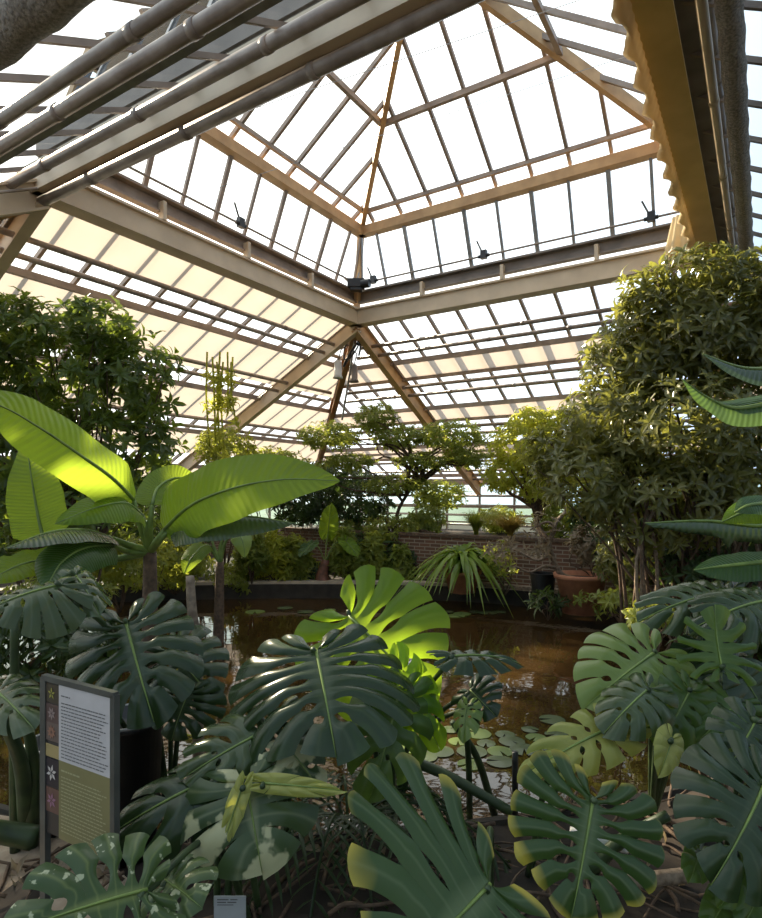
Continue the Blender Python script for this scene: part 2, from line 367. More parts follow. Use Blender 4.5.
# outer glass walls on a low brick plinth
for s in sides:
    root = empty('wall_' + s, side(s, S / 2, S, 0), kind='structure')
    b = MB(); p0, p1 = side(s, -S, S, 0), side(s, 2 * S, S, 0); h = 0.5
    d = (p1 - p0); ln = d.length; nr = (side(s, 0, S, 0) - side(s, 0, S - 0.2, 0))
    for off, in ((Vector((0, 0, 0)),), (nr,)):
        b.add([p0 + off - Z * .5, p1 + off - Z * .5, p1 + off + Z * h, p0 + off + Z * h], [(0, 1, 2, 3)], [(0, 0), (ln, 0), (ln, h + .5), (0, h + .5)])
    b.quad(p0 + Z * h, p1 + Z * h, p1 + nr + Z * h, p0 + nr + Z * h); b.build('brick_plinth', BRICK, root)
    b = MB(); b.quad(side(s, -S, S, .5), side(s, 2 * S, S, .5), side(s, 2 * S, S, ZE), side(s, -S, S, ZE)); b.build('wall_glazing', WGLASS, root)
    for k in range(0, 19):
        m = -S + 3 * S * k / 18
        b = MB(); b.bar(side(s, m, S - .02, .5), side(s, m, S - .02, ZE), 0.05, 0.05, U); b.build('wall_mullion', BARM, root)
    b = MB(); b.bar(side(s, -S, S, ZE - .03), side(s, 2 * S, S, ZE - .03), .12, .12); b.bar(side(s, -S, S, .52), side(s, 2 * S, S, .52), .14, .06)
    for q in (0.85, 1.25): b.bar(side(s, -S, S, q), side(s, 2 * S, S, q), .03, .04)
    b.build('wall_rail', BARM, root)

# heating pipes slung under the roof, along the slopes and above our heads
def pipe(p0, p1, r, label, mat=PIPE, group=None, name='heating_pipe', catg='pipe', n=12):
    b = MB(); p0 = Vector(p0); p1 = Vector(p1); d = p1 - p0; L = d.length; k = max(2, int(L / 1.3))
    b.tube([p0, p1], r, n)
    for i in range(1, k): 
        c = p0 + d * (i / k); b.tube([c - d / L * 0.03, c + d / L * 0.03], r * 1.12, n)
    o = b.build(name, mat, smooth=False)
    for f in o.data.polygons: f.use_smooth = len(f.vertices) == 4
    return tag(o, label, catg, group)
rows = ['topmost', 'second highest', 'third highest', 'fourth highest', 'fifth highest', 'sixth highest']
for i, t in enumerate((0.5, 0.73, 1.65, 1.9, 3.0, 3.25)):
    z = zr(t) - 0.27
    pipe(side('left', -t + .25, t, z), side('left', S + t, t, z), 0.035, 'grey heating pipe under the cream-screened left roof slope, %s of six' % rows[i])
    pipe(side('far', -t + .25, t, z), side('far', S + t, t, z), 0.035, 'grey heating pipe across the glass slope at the back, %s of six' % rows[i])
for i, t in enumerate((4.0, 4.4, 4.8, 5.2)):
    z = zr(t) - 0.22
    pipe(side('far', -t, t, z), side('far', S + t, t, z), 0.03, 'thin low heating pipe behind the back trees, number %s from the top' % ('one', 'two', 'three', 'four')[i])
for i, z in enumerate((1.55, 1.3, 1.05, 0.8)):
    pipe(side('far', -5.2, 5.45, z), side('far', 10.5, 5.45, z), 0.03, 'wall heating pipe on the back glass wall, %s row from the top' % ('first', 'second', 'third', 'fourth')[i])
def nb_pipe(t, z, r, label, m0=None, m1=9, **k): return pipe(side('near', (-.45 - t * .9) if m0 is None else m0, t, z + EYE), side('near', m1, t, z + EYE), r, label, **k)
nb_pipe(0.0, 2.99, 0.055, 'lowest thick pipe of the bundle crossing the upper left corner')
nb_pipe(0.31, 3.04, 0.05, 'thick pipe just above the lowest one in the upper left bundle')
nb_pipe(1.18, 2.46, 0.046, 'thickest overhead pipe in the middle of the upper left bundle')
nb_pipe(1.46, 2.31, 0.040, 'uppermost brown pipe of the overhead bundle at upper left')
b = MB(); b.bar(side('near', -.9, 1.05, 2.53 + EYE), side('near', 9, 1.05, 2.53 + EYE), .08, .02); tag(b.build('cable_tray', STEEL), 'flat grey metal tray running beside the overhead pipes', 'cable tray')
def rolled(p0, p1, r, label):
    b = MB(); n = 20; k = 160; p0 = Vector(p0); p1 = Vector(p1); d = (p1 - p0).normalized(); a = d.orthogonal().normalized(); c = d.cross(a); vs = []
    for i in range(k + 1):
        q = p0.lerp(p1, i / k)
        for j in range(n):
            t = 2 * math.pi * j / n; rr = r * (1 + 0.05 * math.sin(j * 7 + i * 0.9) + 0.04 * R.random())
            vs.append(q + (a * math.cos(t) + c * math.sin(t)) * rr)
    b.add(vs, [(i * n + j, i * n + (j + 1) % n, (i + 1) * n + (j + 1) % n, (i + 1) * n + j) for i in range(k) for j in range(n)])
    return tag(b.build('rolled_screen', ROLL, smooth=True), label, 'shade screen')
rolled(side('near', -1.8, 2.0, 2.03 + EYE), side('near', 6.5, 2.0, 2.03 + EYE), 0.10, 'rolled-up grey net screen in the top left corner')
rolled(side('right', -0.2, .42, 2.93 + EYE), side('right', 8, .42, 2.93 + EYE), 0.075, 'rolled-up ribbed screen along the right roof edge')
def ra_pipe(t, z, r, label, mat=PIPE): return pipe(side('right', -.2, t, z + EYE), side('right', 9, t, z + EYE), r, label, mat)
ra_pipe(.27, 3.02, .035, 'pale thin pipe between the yellow beam and the rolled screen', BEAM)
ra_pipe(.30, 3.16, .03, 'dark pipe right beside the yellow overhead beam', DARK)
ra_pipe(.62, 3.05, .03, 'outermost pipe at the right edge beyond the rolled screen')
b = MB(); b.bar(side('right', -.2, .2, 3.22 + EYE), side('right', 9, .2, 3.22 + EYE), .22, .03); tag(b.build('cable_tray', DARK), 'dark tray above the pipes beside the yellow beam', 'cable tray')

# curtain gathered along the yellow beam
b = MB(); n = 700; vs = []; m0, m1 = -0.0, 6.4
for i in range(n + 1):
    q = i / n; m = m0 + (m1 - m0) * q; sw = 0.5 - 0.5 * math.cos(q * 2 * math.pi * 17)
    for j, (tt, zz_) in enumerate(((-0.10, 3.30), (-0.14, 3.12), (-0.16 - .05 * sw, 3.0 - .03 * sw), (-0.13, 2.95), (-.10, 3.03))):
        w_ = 0.003 * math.sin(q * 2 * math.pi * 66 + j * .2) 
        vs.append(side('right', m, tt + w_, zz_ + EYE))
b.add(vs, [(i * 5 + j, i * 5 + j + 1, (i + 1) * 5 + j + 1, (i + 1) * 5 + j) for i in range(n) for j in range(4)])
cu = b.build('curtain', CURT, smooth=True); tag(cu, 'cream cloth curtain bunched up along the yellow overhead beam', 'curtain')
b = MB(); vs = []; n = 40
for k in range(9):
    for i in range(n):
        t = 2 * math.pi * i / n; r = (0.10 + .012 * k) * (1 + .18 * math.sin(t * 7)); vs.append(side('right', .35, -.30, 3.58 - .06 * k + EYE) + Vector((math.cos(t) * r, math.sin(t) * r * .7, 0)))
b.add(vs, [(k * n + i, k * n + (i + 1) % n, (k + 1) * n + (i + 1) % n, (k + 1) * n + i) for k in range(8) for i in range(n)])
b.build('gathered_tail', CURT, cu, True)

# wires, vent motors, fan, lamps
for i, (p0, p1, l) in enumerate(((pt(100, 160, 6.3), pt(700, -40, 5.0), 'lowest'), (pt(100, 120, 6.3), pt(720, -100, 5.0), 'middle'), (pt(180, 200, 7.5), pt(740, 20, 5.6), 'rearmost'))):
    b = MB(); b.tube([p0, p1], 0.0035, 5); tag(b.build('wire', STEEL), 'thin steel wire stretched under the lantern roof, %s of three' % l, 'wire')
def motor(s, m, label):
    c = side(s, m, -0.12, 5.40); d = U if s in ('left', 'right') else NB
    o = empty('vent_motor', c, label, 'motor', 'vent motors on the clerestory shafts')
    b = MB(); b.box(c + Z * .02, .10, .07, .13, d); b.tube([c - d * .09, c + d * .09], .028, 12); b.build('motor_body', BLACK, o)
    b = MB(); b.tube([c, c + Z * .26 - d * .12], .014, 8); b.build('lever_arm', BLACK, o); return o
motor('far', .45, 'black vent motor on the far clerestory, nearest the corner post')
motor('far', 2.55, 'black vent motor in the middle of the far clerestory')
motor('far', 5.0, 'black vent motor beside the bunched curtain')
motor('left', 3.0, 'black vent motor midway along the left clerestory')
c = side('left', .32, -.22, 5.33)
o = empty('ventilation_fan', c, 'black box fan hung in the upper corner of the clerestory', 'fan')
b = MB(); b.box(c, .30, .2, .14, Vector((1, 0, 0))); b.box(c - Z * .09, .2, .14, .06); b.build('fan_housing', BLACK, o); b = MB(); b.tube([c + Vector((.10, -.05, -.02)), c + Vector((.24, -.10, -.02))], .075, 16); b.build('fan_drum', BLACK, o)
b = MB(); b.bar(c - Vector((.1, 0, 0)), c + Vector((-.25, -.1, .12)), .02, .02); b.bar(c, c + Vector((.05, 0, .2)), .02, .02); b.build('fan_bracket', STEEL, o)
def lamp(px, py, d, label, mat, k):
    c = pt(px, py, d); o = empty('hanging_lamp', c, label, 'lamp')
    b = MB(); b.lathe(c, [(0.001, .22), (.05, .22), (.07, .16), (.07, -.06), (.10, -.12), (.085, -.12), (.05, .0), (.001, .0)], 24); b.build('lamp_housing', mat, o, True)
    b = MB(); b.tube([c + Z * .2, c + Z * .45 + Vector((.05, .1, 0)), pt(348, 345, d + .2)], .012, 6); b.build('lamp_cable', BLACK, o)
lamp(338, 372, 11.4, 'white cylindrical lamp under the roof corner', WHITEP, 0)
lamp(354, 376, 11.5, 'dark lamp just right of the white cylindrical lamp', DARK, 1)
b = MB(); ps = [pt(352, 345, 11.3) + Vector((.16 * math.cos(t * 1.1), .1 * math.sin(t), .22 * math.sin(t * 1.3) - .02 * t)) for t in np.linspace(0, 12, 40)]
b.tube(ps, .018, 6); tag(b.build('cable_loop', BLACK, smooth=True), 'black cable coiled below the roof corner', 'cable')
b = MB(); b.tube([pt(356, 330, 11.2), pt(350, 372, 11.5), pt(342, 420, 11.9)], .02, 8); tag(b.build('drain_pipe', STEEL), 'slim grey drain pipe dropping beside the hanging lamps', 'pipe')

# ---------------------------------------------------------------- ground, pond, raised bed
WZ = EYE - 1.90
pond = cat([(-7.5, 9.0, 0), (-5, 10.2, 0), (-2, 10.7, 0), (1, 10.5, 0), (3.0, 9.6, 0), (4.3, 8.4, 0), (4.4, 6.5, 0), (3.4, 4.6, 0), (1.9, 3.5, 0), (.3, 3.0, 0), (-1.2, 2.95, 0), (-2.6, 3.4, 0), (-5.5, 4.5, 0), (-7.8, 6.5, 0), (-7.5, 9.0, 0)], 6)[:-1]
cen = Vector((-1.5, 6.8, 0)); n = len(pond)
b = MB(); rings = []
for f_, z in ((1.0, -.01), (1.12, 0.0), (1.5, .01), (3.0, 0), (6.0, 0)):
    rings += [cen + (p - cen) * f_ + Z * (z + (NR.random() * .05 if 1.1 < f_ < 2 else 0)) for p in pond]
b.add(rings, [(k * n + i, k * n + (i + 1) % n, (k + 1) * n + (i + 1) % n, (k + 1) * n + i) for k in range(4) for i in range(n)])
fl = b.build('floor', paint('dark_earth_floor', (0.040, 0.027, 0.017), (0.014, 0.010, 0.007), 0.9, 5, 0.6)); fl['kind'] = 'structure'
b = MB(); b.add([Vector((-60, -30, -.35)), Vector((60, -30, -.35)), Vector((60, 90, -.35)), Vector((-60, 90, -.35))], [(0, 1, 2, 3)]); g = b.build('floor_outside', paint('outside_lawn', (0.20, 0.25, 0.20), (0.13, 0.17, 0.14), 0.9, 1)); g['kind'] = 'structure'
b = MB(); b.add([p + Z * WZ for p in [cen + (q - cen) * 1.01 for q in pond]], [tuple(range(n))]); wt = b.build('pond_water', WATER)
tag(wt, 'brown still pond water reflecting the glass roof', 'water', kind='stuff')
b = MB(); vs = []
for r_, z in ((1.0, WZ - .35), (1.0, .0), (1.016, .015), (1.02, -.03)): vs += [cen + (p - cen) * r_ + Z * z for p in pond]
b.add(vs, [(k * n + i, k * n + (i + 1) % n, (k + 1) * n + (i + 1) % n, (k + 1) * n + i) for k in range(3) for i in range(n)])
tr_ = b.build('trim_1', paint('dark_pond_edge', (0.05, 0.04, 0.03), (0.025, 0.02, 0.015), 0.8, 6), smooth=False); tr_['kind'] = 'structure'
b = MB()
for i in range(2, 28): b.bar(cen + (pond[i] - cen) * 1.03 + Z * .03, cen + (pond[i + 1] - cen) * 1.03 + Z * .03, .22, .05)
tr_ = b.build('trim_2', paint('pale_ledge', (0.55, 0.46, 0.35), (0.40, 0.32, 0.24), 0.8, 5)); tr_['kind'] = 'structure'
# sandy path lower left
b = MB(); ps = [(-2.6, 2.0), (-1.0, 1.9), (-1.05, 2.5), (-1.5, 2.9), (-2.3, 3.1), (-3.6, 3.2)]
b.add([Vector((x, y, .035)) for x, y in ps] + [Vector((x, y, -.05)) for x, y in ps], [tuple(range(6))] + [(i, (i + 1) % 6, 6 + (i + 1) % 6, 6 + i) for i in range(6)]); o = b.build('floor_path', SAND); o['kind'] = 'structure'
# raised brick bed
bed = empty('raised_bed', Bc(1.2, 3.5, 0), 'long raised planting bed with dark brick retaining wall behind the pond', 'planter')
H = .84
b = MB(); p0, p1 = Bc(.75, -2.5, 0), Bc(.75, 8.5, 0); ln = (p1 - p0).length
for dz in (0, .14): b.add([p0 + U * dz - Z * .4, p1 + U * dz - Z * .4, p1 + U * dz + Z * H, p0 + U * dz + Z * H], [(0, 1, 2, 3)], [(0, 0), (ln, 0), (ln, H + .4), (0, H + .4)])
b.build('brick_wall', BRICK, bed)
b = MB(); b.bar(p0 + U * .07 + Z * (H + .02), p1 + U * .07 + Z * (H + .02), .2, .05); b.build('coping', BARK, bed)
b = MB(); b.quad(Bc(.85, -2.5, H - .05), Bc(.85, 8.5, H - .05), Bc(3.6, 8.5, H - .05), Bc(3.6, -2.5, H - .05)); b.build('soil', SOIL, bed)
b = MB(); b.bar(Bc(.52, 1.3, .08), Bc(.52, 3.6, .08), .16, .06); tag(b.build('timber_plank', PBARK), 'pale timber plank at the foot of the brick wall', 'plank')

# ---------------------------------------------------------------- leaf builders
def ribbon(spine, widths, hint, fold=0.15, mb=None, nc=3, ripple=0.0, rf=9, uvx=None, droop=0.0, jag=0.0):
    """strap / banana / lance blade along a spine of world points"""
    mb = mb or MB(); n = len(spine); vs = []; uv = []; ux = uvx if uvx is not None else R.random()
    hint = Vector(hint)
    for i, p in enumerate(spine):
        d = (spine[min(i + 1, n - 1)] - spine[max(i - 1, 0)]).normalized(); x = d.cross(hint)
        if x.length < 1e-5: x = d.orthogonal()
        x.normalize(); nn = x.cross(d).normalized(); q = i / (n - 1)
        wdt = widths(q) if callable(widths) else widths
        for j in range(-nc, nc + 1):
            s = j / nc; ww = wdt * (1 - jag * R.random() * (abs(s) > .9))
            vs.append(p + x * s * ww + nn * (abs(s) * ww * fold - droop * ww * s * s + ripple * ww * math.sin(q * rf * 6.28 + j) * abs(s)))
            uv.append((0.5 + s * .5 if uvx == 'across' else ux, q))
    k = 2 * nc + 1
    mb.add(vs, [(i * k + j, i * k + j + 1, (i + 1) * k + j + 1, (i + 1) * k + j) for i in range(n - 1) for j in range(k - 1)], uv)
    return mb
_OUT = cat([(.10, -.20, 0), (.42, -.30, 0), (.80, -.20, 0), (1.0, .10, 0), (.98, .42, 0), (.80, .70, 0), (.45, .93, 0), (0, 1.06, 0)], 10)
def _outl(q):
    x = q * (len(_OUT) - 1); i = min(int(x), len(_OUT) - 2); return _OUT[i].lerp(_OUT[i + 1], x - i)
def monstera(parent, base, tip, nrm, hw, mat, lobes=8, slit=.42, gap=.30, hole=.5, droop=.45, curl=.25, vee=.10, root=None, stem=STEM, petr=.009, seed=1, ribm=None, arch=.25):
    rr = random.Random(seed); base = Vector(base); tip = Vector(tip); Yv = tip - base; L = Yv.length; Yv /= L
    Zv = Vector(nrm); Zv = (Zv - Yv * Zv.dot(Yv)).normalized(); Xv = Yv.cross(Zv)
    def place(x, y, z=0):  # x in units of hw, y in units of L
        zz = z + vee * abs(x) * hw - droop * hw * x * x - curl * L * max(y, 0) ** 2 + (curl*.6) * L * max(y, 0)
        zz -= .25 * L * min(y, 0) ** 2
        return base + Xv * (x * hw * (1 - .12 * droop * abs(x))) + Yv * (y * L) + Zv * zz
    mb = MB(); K, A = 20, 6
    for sd_ in (-1, 1):
        bd = []
        for j in range(lobes + 1):
            q = j / lobes; e_ = _outl(q) * 1.0; e_ = Vector((e_[0], e_[1])); e_ *= 1 + rr.uniform(-.05, .05)
            s_ = max(0, (j - 1) / (lobes - 1)) ** 1.35 * .80
            st = Vector((0, s_)); ct = Vector((e_.x * .62, s_ + (e_.y - s_) * .08)); gp = 0 if j in (0, lobes) else gap * .38 * rr.uniform(.7, 1.3)
            sl = slit + rr.uniform(-.08, .12); hl = hole if (rr.random() < .75 and 0 < j < lobes) else 0
            bd.append((st, ct, e_, gp, sl, hl))
        def cur(B_, r): return B_[0] * (1 - r) ** 2 + B_[1] * 2 * r * (1 - r) + B_[2] * r * r
        def g(B_, r):
            v = 0
            if r > B_[4]: v = B_[3] * min(1, ((r - B_[4]) / (1 - B_[4])) * 1.6) ** .55
            a, c = .10, B_[4] - .07
            if B_[5] and a < r < c: v = max(v, B_[5] * .30 * math.sin(math.pi * (r - a) / (c - a)) ** .8)
            return min(v, .42)
        for j in range(lobes):
            b0, b1 = bd[j], bd[j + 1]; vs = []; uv = []; dr = rr.uniform(-.03, .03) - .02; reach = rr.uniform(.94, 1.04)
            for i in range(K + 1):
                r = i / K
                for a in range(A + 1):
                    t = a / A; re = r * (1 - .06 * (2 * t - 1) ** 2 * r ** 2) * (reach if r > .5 else 1 + (reach - 1) * r * 2)
                    if re > 1: 
                        ex = re - 1; re_ = 1
                    else: ex = 0; re_ = re
                    g0, g1 = g(b0, re_), g(b1, re_); tt = g0 + (1 - g0 - g1) * t
                    p = cur(b0, re_) * (1 - tt) + cur(b1, re_) * tt; p = p * (1 + ex)
                    zc = .035 * L * math.sin(math.pi * t) * min(1, r * 2) * (1 if r < .9 else .8) + dr * L * r * r
                    vs.append(place(p.x * sd_, p.y, zc)); uv.append((t, r))
            k = A + 1
            fs = [(i * k + a, i * k + a + 1, (i + 1) * k + a + 1, (i + 1) * k + a) for i in range(K) for a in range(A)]
            if sd_ < 0: fs = [f[::-1] for f in fs]
            mb.add(vs, fs, uv)
    lf = mb.build('leaf', mat, parent, True)
    mb = MB(); ps = [place(0, q, .003) for q in np.linspace(0, 1.0, 10)]
    mb.tube(ps, [.008 * (1 - .8 * i / 9) * L / .5 for i in range(10)], 6); mb.build('midrib', ribm or LSTEM, lf, True)
    if root is not None:
        root = Vector(root); up_ = (Vector((base.x, base.y, 0)) - Vector((root.x, root.y, 0)))
        mid = root.lerp(base, .55) + Z * (arch * up_.length) - up_ * .1
        ps = cat([root, mid, base - Zv * .02, place(0, .02)], 7); mb = MB(); mb.tube(ps, [petr * 1.5 - petr * .6 * i / (len(ps) - 1) for i in range(len(ps))], 8)
        mb.build('petiole', stem, parent, True)
    return lf
def lance(mb, p, d, up, L, w, droop=.25, ux=None):
    d = d.normalized(); x = d.cross(up)
    if x.length < 1e-4: x = d.orthogonal()
    x.normalize(); nn = x.cross(d); ux = R.random() if ux is None else ux
    vs = [p, p + d * L * .35 + x * w * .85 + nn * w * .3, p + d * L * .38 - nn * 0, p + d * L * .35 - x * w * .85 + nn * w * .3,
          p + d * L * .72 + x * w * .7 - nn * (droop * L * .3 - w * .25), p + d * L * .74 - nn * droop * L * .35, p + d * L * .72 - x * w * .7 - nn * (droop * L * .3 - w * .25), p + d * L - nn * droop * L]
    mb.add(vs, [(0, 1, 2), (0, 2, 3), (1, 4, 5, 2), (2, 5, 6, 3), (4, 7, 5), (5, 7, 6)], [(ux, 0)] + [(ux, .4)] * 3 + [(ux, .7)] * 3 + [(ux, 1)])
def rvec(): return Vector(NR.normal(size=3)).normalized()
def foliage(mb, blobs, dens, L, w, per=7, droop=.3, spread=.9, shell=.55, upb=.4):
    """rosettes of lance leaves in ellipsoid blobs (centre, rx, ry, rz)"""
    tips = []
    for c, rx, ry, rz in blobs:
        k = int(dens * (rx * rz * 4)); 
        for _ in range(k):
            v = rvec() * (shell + (1 - shell) * R.random()); p = c + Vector((v.x * rx, v.y * ry, v.z * rz))
            ax = (Vector((v.x, v.y, v.z)) + Z * upb + rvec() * .5).normalized(); tips.append(p); a0 = ax.orthogonal().normalized(); b0 = ax.cross(a0); ph = R.random() * 6.28
            ux = R.random() * .6
            for j in range(per):
                t = ph + 6.283 * j / per + R.uniform(-.25, .25); d = (a0 * math.cos(t) + b0 * math.sin(t)) * spread + ax * R.uniform(.1, .8)
                s = R.uniform(.7, 1.15); lance(mb, p + ax * R.uniform(-.02, .03), d, ax, L * s, w * s, droop, min(1, ux + R.random() * .4))
    return tips
def branches(mb, root, tips, r0=.03, r1=.005, n=20, wob=.12, joints=None):
    for i in range(n):
        t = tips[R.randrange(len(tips))]; s = Vector(root) if not joints else Vector(R.choice(joints))
        m1 = s.lerp(t, .35) + rvec() * wob + Z * .1; m2 = s.lerp(t, .7) + rvec() * wob
        ps = cat([s, m1, m2, t], 4); mb.tube(ps, [r0 + (r1 - r0) * q / (len(ps) - 1) for q in range(len(ps))], 6)
def pb(px, py, d, rx, rz=None, ry=None):
    rz = rz or rx; k = d / F; return (pt(px, py, d), rx * k, (ry or rx) * k, rz * k)
def plant(name, label, catg, root, blobs, mat, dens, L, w, per=7, nb=14, bark=BARK, group=None, trunk=None, r0=.025, wob=.12, **kw):
    o = empty(name, root, label, catg, group)
    mb = MB(); tips = foliage(mb, blobs, dens, L, w, per, **kw); mb.build('foliage', mat, o)
    mb = MB(); base = Vector(root)
    if trunk:
        ps = cat([root] + trunk, 5); mb.tube(ps, [r0 * 1.4 * (1 - .4 * i / (len(ps) - 1)) for i in range(len(ps))], 8); base = Vector(trunk[-1]); js = ps[len(ps) // 2:]
    else: js = [base]
    branches(mb, base, tips, r0, .005, nb, joints=js, wob=wob); mb.build('branches', bark, o, True); return o

# leaf materials
G_LEFT = leafmat('left_shrub_leaf', (0.022, 0.045, 0.010), (0.11, 0.16, 0.025), (0.42, 0.55, 0.06), .34, .28, 1.4)
G_RIGHT = leafmat('right_shrub_leaf', (0.042, 0.052, 0.018), (0.18, 0.18, 0.065), (0.60, 0.60, 0.10), .32, .22, 1.6)
G_BRIGHT = leafmat('bright_tree_leaf', (0.16, 0.20, 0.025), (0.38, 0.40, 0.05), (0.85, 0.85, 0.12), .52, .45, 1.5)
G_TOPI = leafmat('layered_tree_leaf', (0.07, 0.10, 0.02), (0.22, 0.27, 0.05), (0.60, 0.66, 0.10), .45, .45, 1.5)
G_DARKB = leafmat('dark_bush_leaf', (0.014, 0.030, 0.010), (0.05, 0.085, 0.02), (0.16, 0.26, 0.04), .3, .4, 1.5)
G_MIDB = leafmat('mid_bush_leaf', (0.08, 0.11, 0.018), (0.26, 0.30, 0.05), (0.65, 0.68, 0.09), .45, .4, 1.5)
G_STRAP = leafmat('strap_leaf', (0.09, 0.16, 0.025), (0.22, 0.32, 0.05), (0.55, 0.68, 0.09), .42, .3, 2)
G_GOLD = leafmat('golden_grass_leaf', (0.34, 0.24, 0.05), (0.50, 0.38, 0.09), (0.7, 0.5, 0.12), .4, .6, 2)
G_DRY = leafmat('dry_brown_leaf', (0.16, 0.12, 0.08), (0.30, 0.24, 0.16), (0.4, 0.3, 0.15), .3, .6, 2)
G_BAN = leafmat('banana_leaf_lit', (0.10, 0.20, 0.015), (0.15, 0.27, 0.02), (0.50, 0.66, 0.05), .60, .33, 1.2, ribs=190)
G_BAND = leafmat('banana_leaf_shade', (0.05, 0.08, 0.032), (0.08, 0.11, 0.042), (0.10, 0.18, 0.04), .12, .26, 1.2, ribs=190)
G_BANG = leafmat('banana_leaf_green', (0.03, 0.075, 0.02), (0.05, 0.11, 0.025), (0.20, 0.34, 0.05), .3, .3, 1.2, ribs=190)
VE = (0.16, 0.22, 0.09)
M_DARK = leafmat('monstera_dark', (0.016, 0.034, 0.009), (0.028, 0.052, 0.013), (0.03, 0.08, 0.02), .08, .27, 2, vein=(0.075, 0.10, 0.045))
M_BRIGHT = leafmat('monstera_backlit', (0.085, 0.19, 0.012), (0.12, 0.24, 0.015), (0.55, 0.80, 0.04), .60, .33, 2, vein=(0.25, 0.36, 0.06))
M_MID = leafmat('monstera_mid_green', (0.045, 0.090, 0.018), (0.080, 0.140, 0.028), (0.26, 0.42, 0.05), .32, .30, 2, vein=(0.12, 0.19, 0.06))  # brightened to stand in for sun missing on the right-hand leaves
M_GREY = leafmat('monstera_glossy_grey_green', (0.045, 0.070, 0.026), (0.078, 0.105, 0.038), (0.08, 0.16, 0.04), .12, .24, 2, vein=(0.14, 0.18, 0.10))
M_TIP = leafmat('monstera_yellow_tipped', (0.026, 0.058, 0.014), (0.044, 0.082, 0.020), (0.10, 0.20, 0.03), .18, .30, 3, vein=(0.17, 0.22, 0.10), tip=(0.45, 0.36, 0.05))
M_LIT = leafmat('monstera_pale_lit', (0.14, 0.21, 0.05), (0.22, 0.30, 0.08), (0.45, 0.60, 0.08), .35, .28, 2, vein=(0.26, 0.34, 0.14))  # sunlight on the right-hand leaves is put into this pale colour
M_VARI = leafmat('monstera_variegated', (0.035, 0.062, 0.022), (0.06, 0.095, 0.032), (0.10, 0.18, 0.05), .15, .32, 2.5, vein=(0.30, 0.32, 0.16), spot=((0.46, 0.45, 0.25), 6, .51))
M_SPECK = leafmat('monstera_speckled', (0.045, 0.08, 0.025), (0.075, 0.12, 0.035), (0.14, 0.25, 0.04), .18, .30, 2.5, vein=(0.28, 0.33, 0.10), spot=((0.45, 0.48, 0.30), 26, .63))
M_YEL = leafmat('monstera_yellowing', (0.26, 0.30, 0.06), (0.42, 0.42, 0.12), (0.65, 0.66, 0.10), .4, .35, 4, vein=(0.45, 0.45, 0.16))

# ---------------------------------------------------------------- background and middle planting
def xy(px, d, z=0.0):
    p = pt(px, 492, d); return Vector((p.x, p.y, z))
# tall shrubs
plant('evergreen_shrub', 'tall dark glossy evergreen shrub rising to the roof at left', 'shrub', xy(70, 6.8),
      [pb(60, 365, 6.8, 78, 62), pb(130, 385, 6.6, 52, 55), pb(10, 335, 6.6, 55, 40), pb(120, 455, 6.7, 62, 50), pb(30, 450, 6.7, 80, 55), pb(-50, 390, 6.7, 80, 90), pb(100, 330, 6.5, 45, 28), pb(70, 510, 6.8, 100, 40)],
      G_LEFT, 88, .16, .030, 7, nb=45, r0=.022, droop=.3)
plant('evergreen_shrub', 'huge glossy-leaved shrub filling the right side up to the roof', 'shrub', xy(700, 6.4),
      [pb(725, 325, 6.0, 75, 70), pb(660, 345, 6.2, 58, 60), pb(790, 330, 5.8, 70, 90), pb(690, 430, 6.0, 90, 60), pb(610, 420, 6.3, 52, 42), pb(590, 480, 6.3, 60, 42), pb(670, 500, 6.1, 80, 50), pb(760, 470, 5.9, 80, 70), pb(625, 370, 6.3, 45, 45), pb(700, 275, 6.0, 45, 25), pb(645, 300, 6.1, 30, 30), pb(548, 455, 6.5, 30, 25)],
      G_RIGHT, 150, .145, .026, 6, nb=40, r0=.02, droop=.4, spread=.75)
o = empty('cane_clump', xy(690, 6.6), 'bare upright brown canes below the huge right-hand shrub', 'canes')
for k in range(44):
    x0 = R.uniform(622, 800); d = R.uniform(5.9, 7.2); mb = MB(); mb.tube(cat([xy(x0, d, -.05), pt(x0 + R.uniform(-14, 14), 560, d), pt(x0 + R.uniform(-25, 25), 490, d)], 4), [.022 - .0012 * q for q in range(9)], 6); mb.build('cane', PBARK if k % 3 else BARK, o, True)
# layered tree over the pond
root = Bc(1.5, .9, H - .05)
plant('layered_tree', 'spreading tree with flat cloud-like tiers of foliage behind the pond', 'tree', root,
      [pb(330, 436, 11.6, 34, 14), pb(376, 418, 11.8, 22, 15), pb(400, 438, 11.8, 30, 13), pb(452, 436, 11.6, 36, 15), pb(350, 462, 11.7, 30, 8), pb(425, 462, 11.8, 34, 9), pb(470, 458, 11.6, 24, 10), pb(300, 470, 11.7, 26, 10), pb(395, 485, 12, 35, 10)],
      G_TOPI, 420, .10, .020, 6, nb=26, trunk=[pt(398, 520, 12.0), pt(410, 490, 12.0), pt(425, 475, 11.9)], r0=.03, upb=1.0, wob=.2)
plant('fig_tree', 'yellow-green small tree with forked trunk beside the brown canes', 'tree', Bc(1.4, 3.1, H - .05),
      [pb(520, 445, 10.8, 32, 24), pb(560, 430, 10.9, 36, 22), pb(540, 480, 10.8, 34, 24), pb(500, 475, 10.8, 18, 18), pb(580, 465, 10.7, 30, 26), pb(530, 420, 10.9, 22, 12)],
      G_BRIGHT, 200, .12, .026, 6, nb=20, trunk=[pt(538, 525, 10.8), pt(536, 505, 10.8)], r0=.045)
plant('bright_climber', 'sunlit yellow-green climber at the top edge behind the right shrub', 'climber', Bc(1.6, 4.3, H - .05),
      [pb(600, 430, 10.2, 26, 24), pb(575, 415, 10.3, 18, 10), pb(615, 465, 10.2, 26, 20)], G_BRIGHT, 200, .12, .025, 6, nb=8)
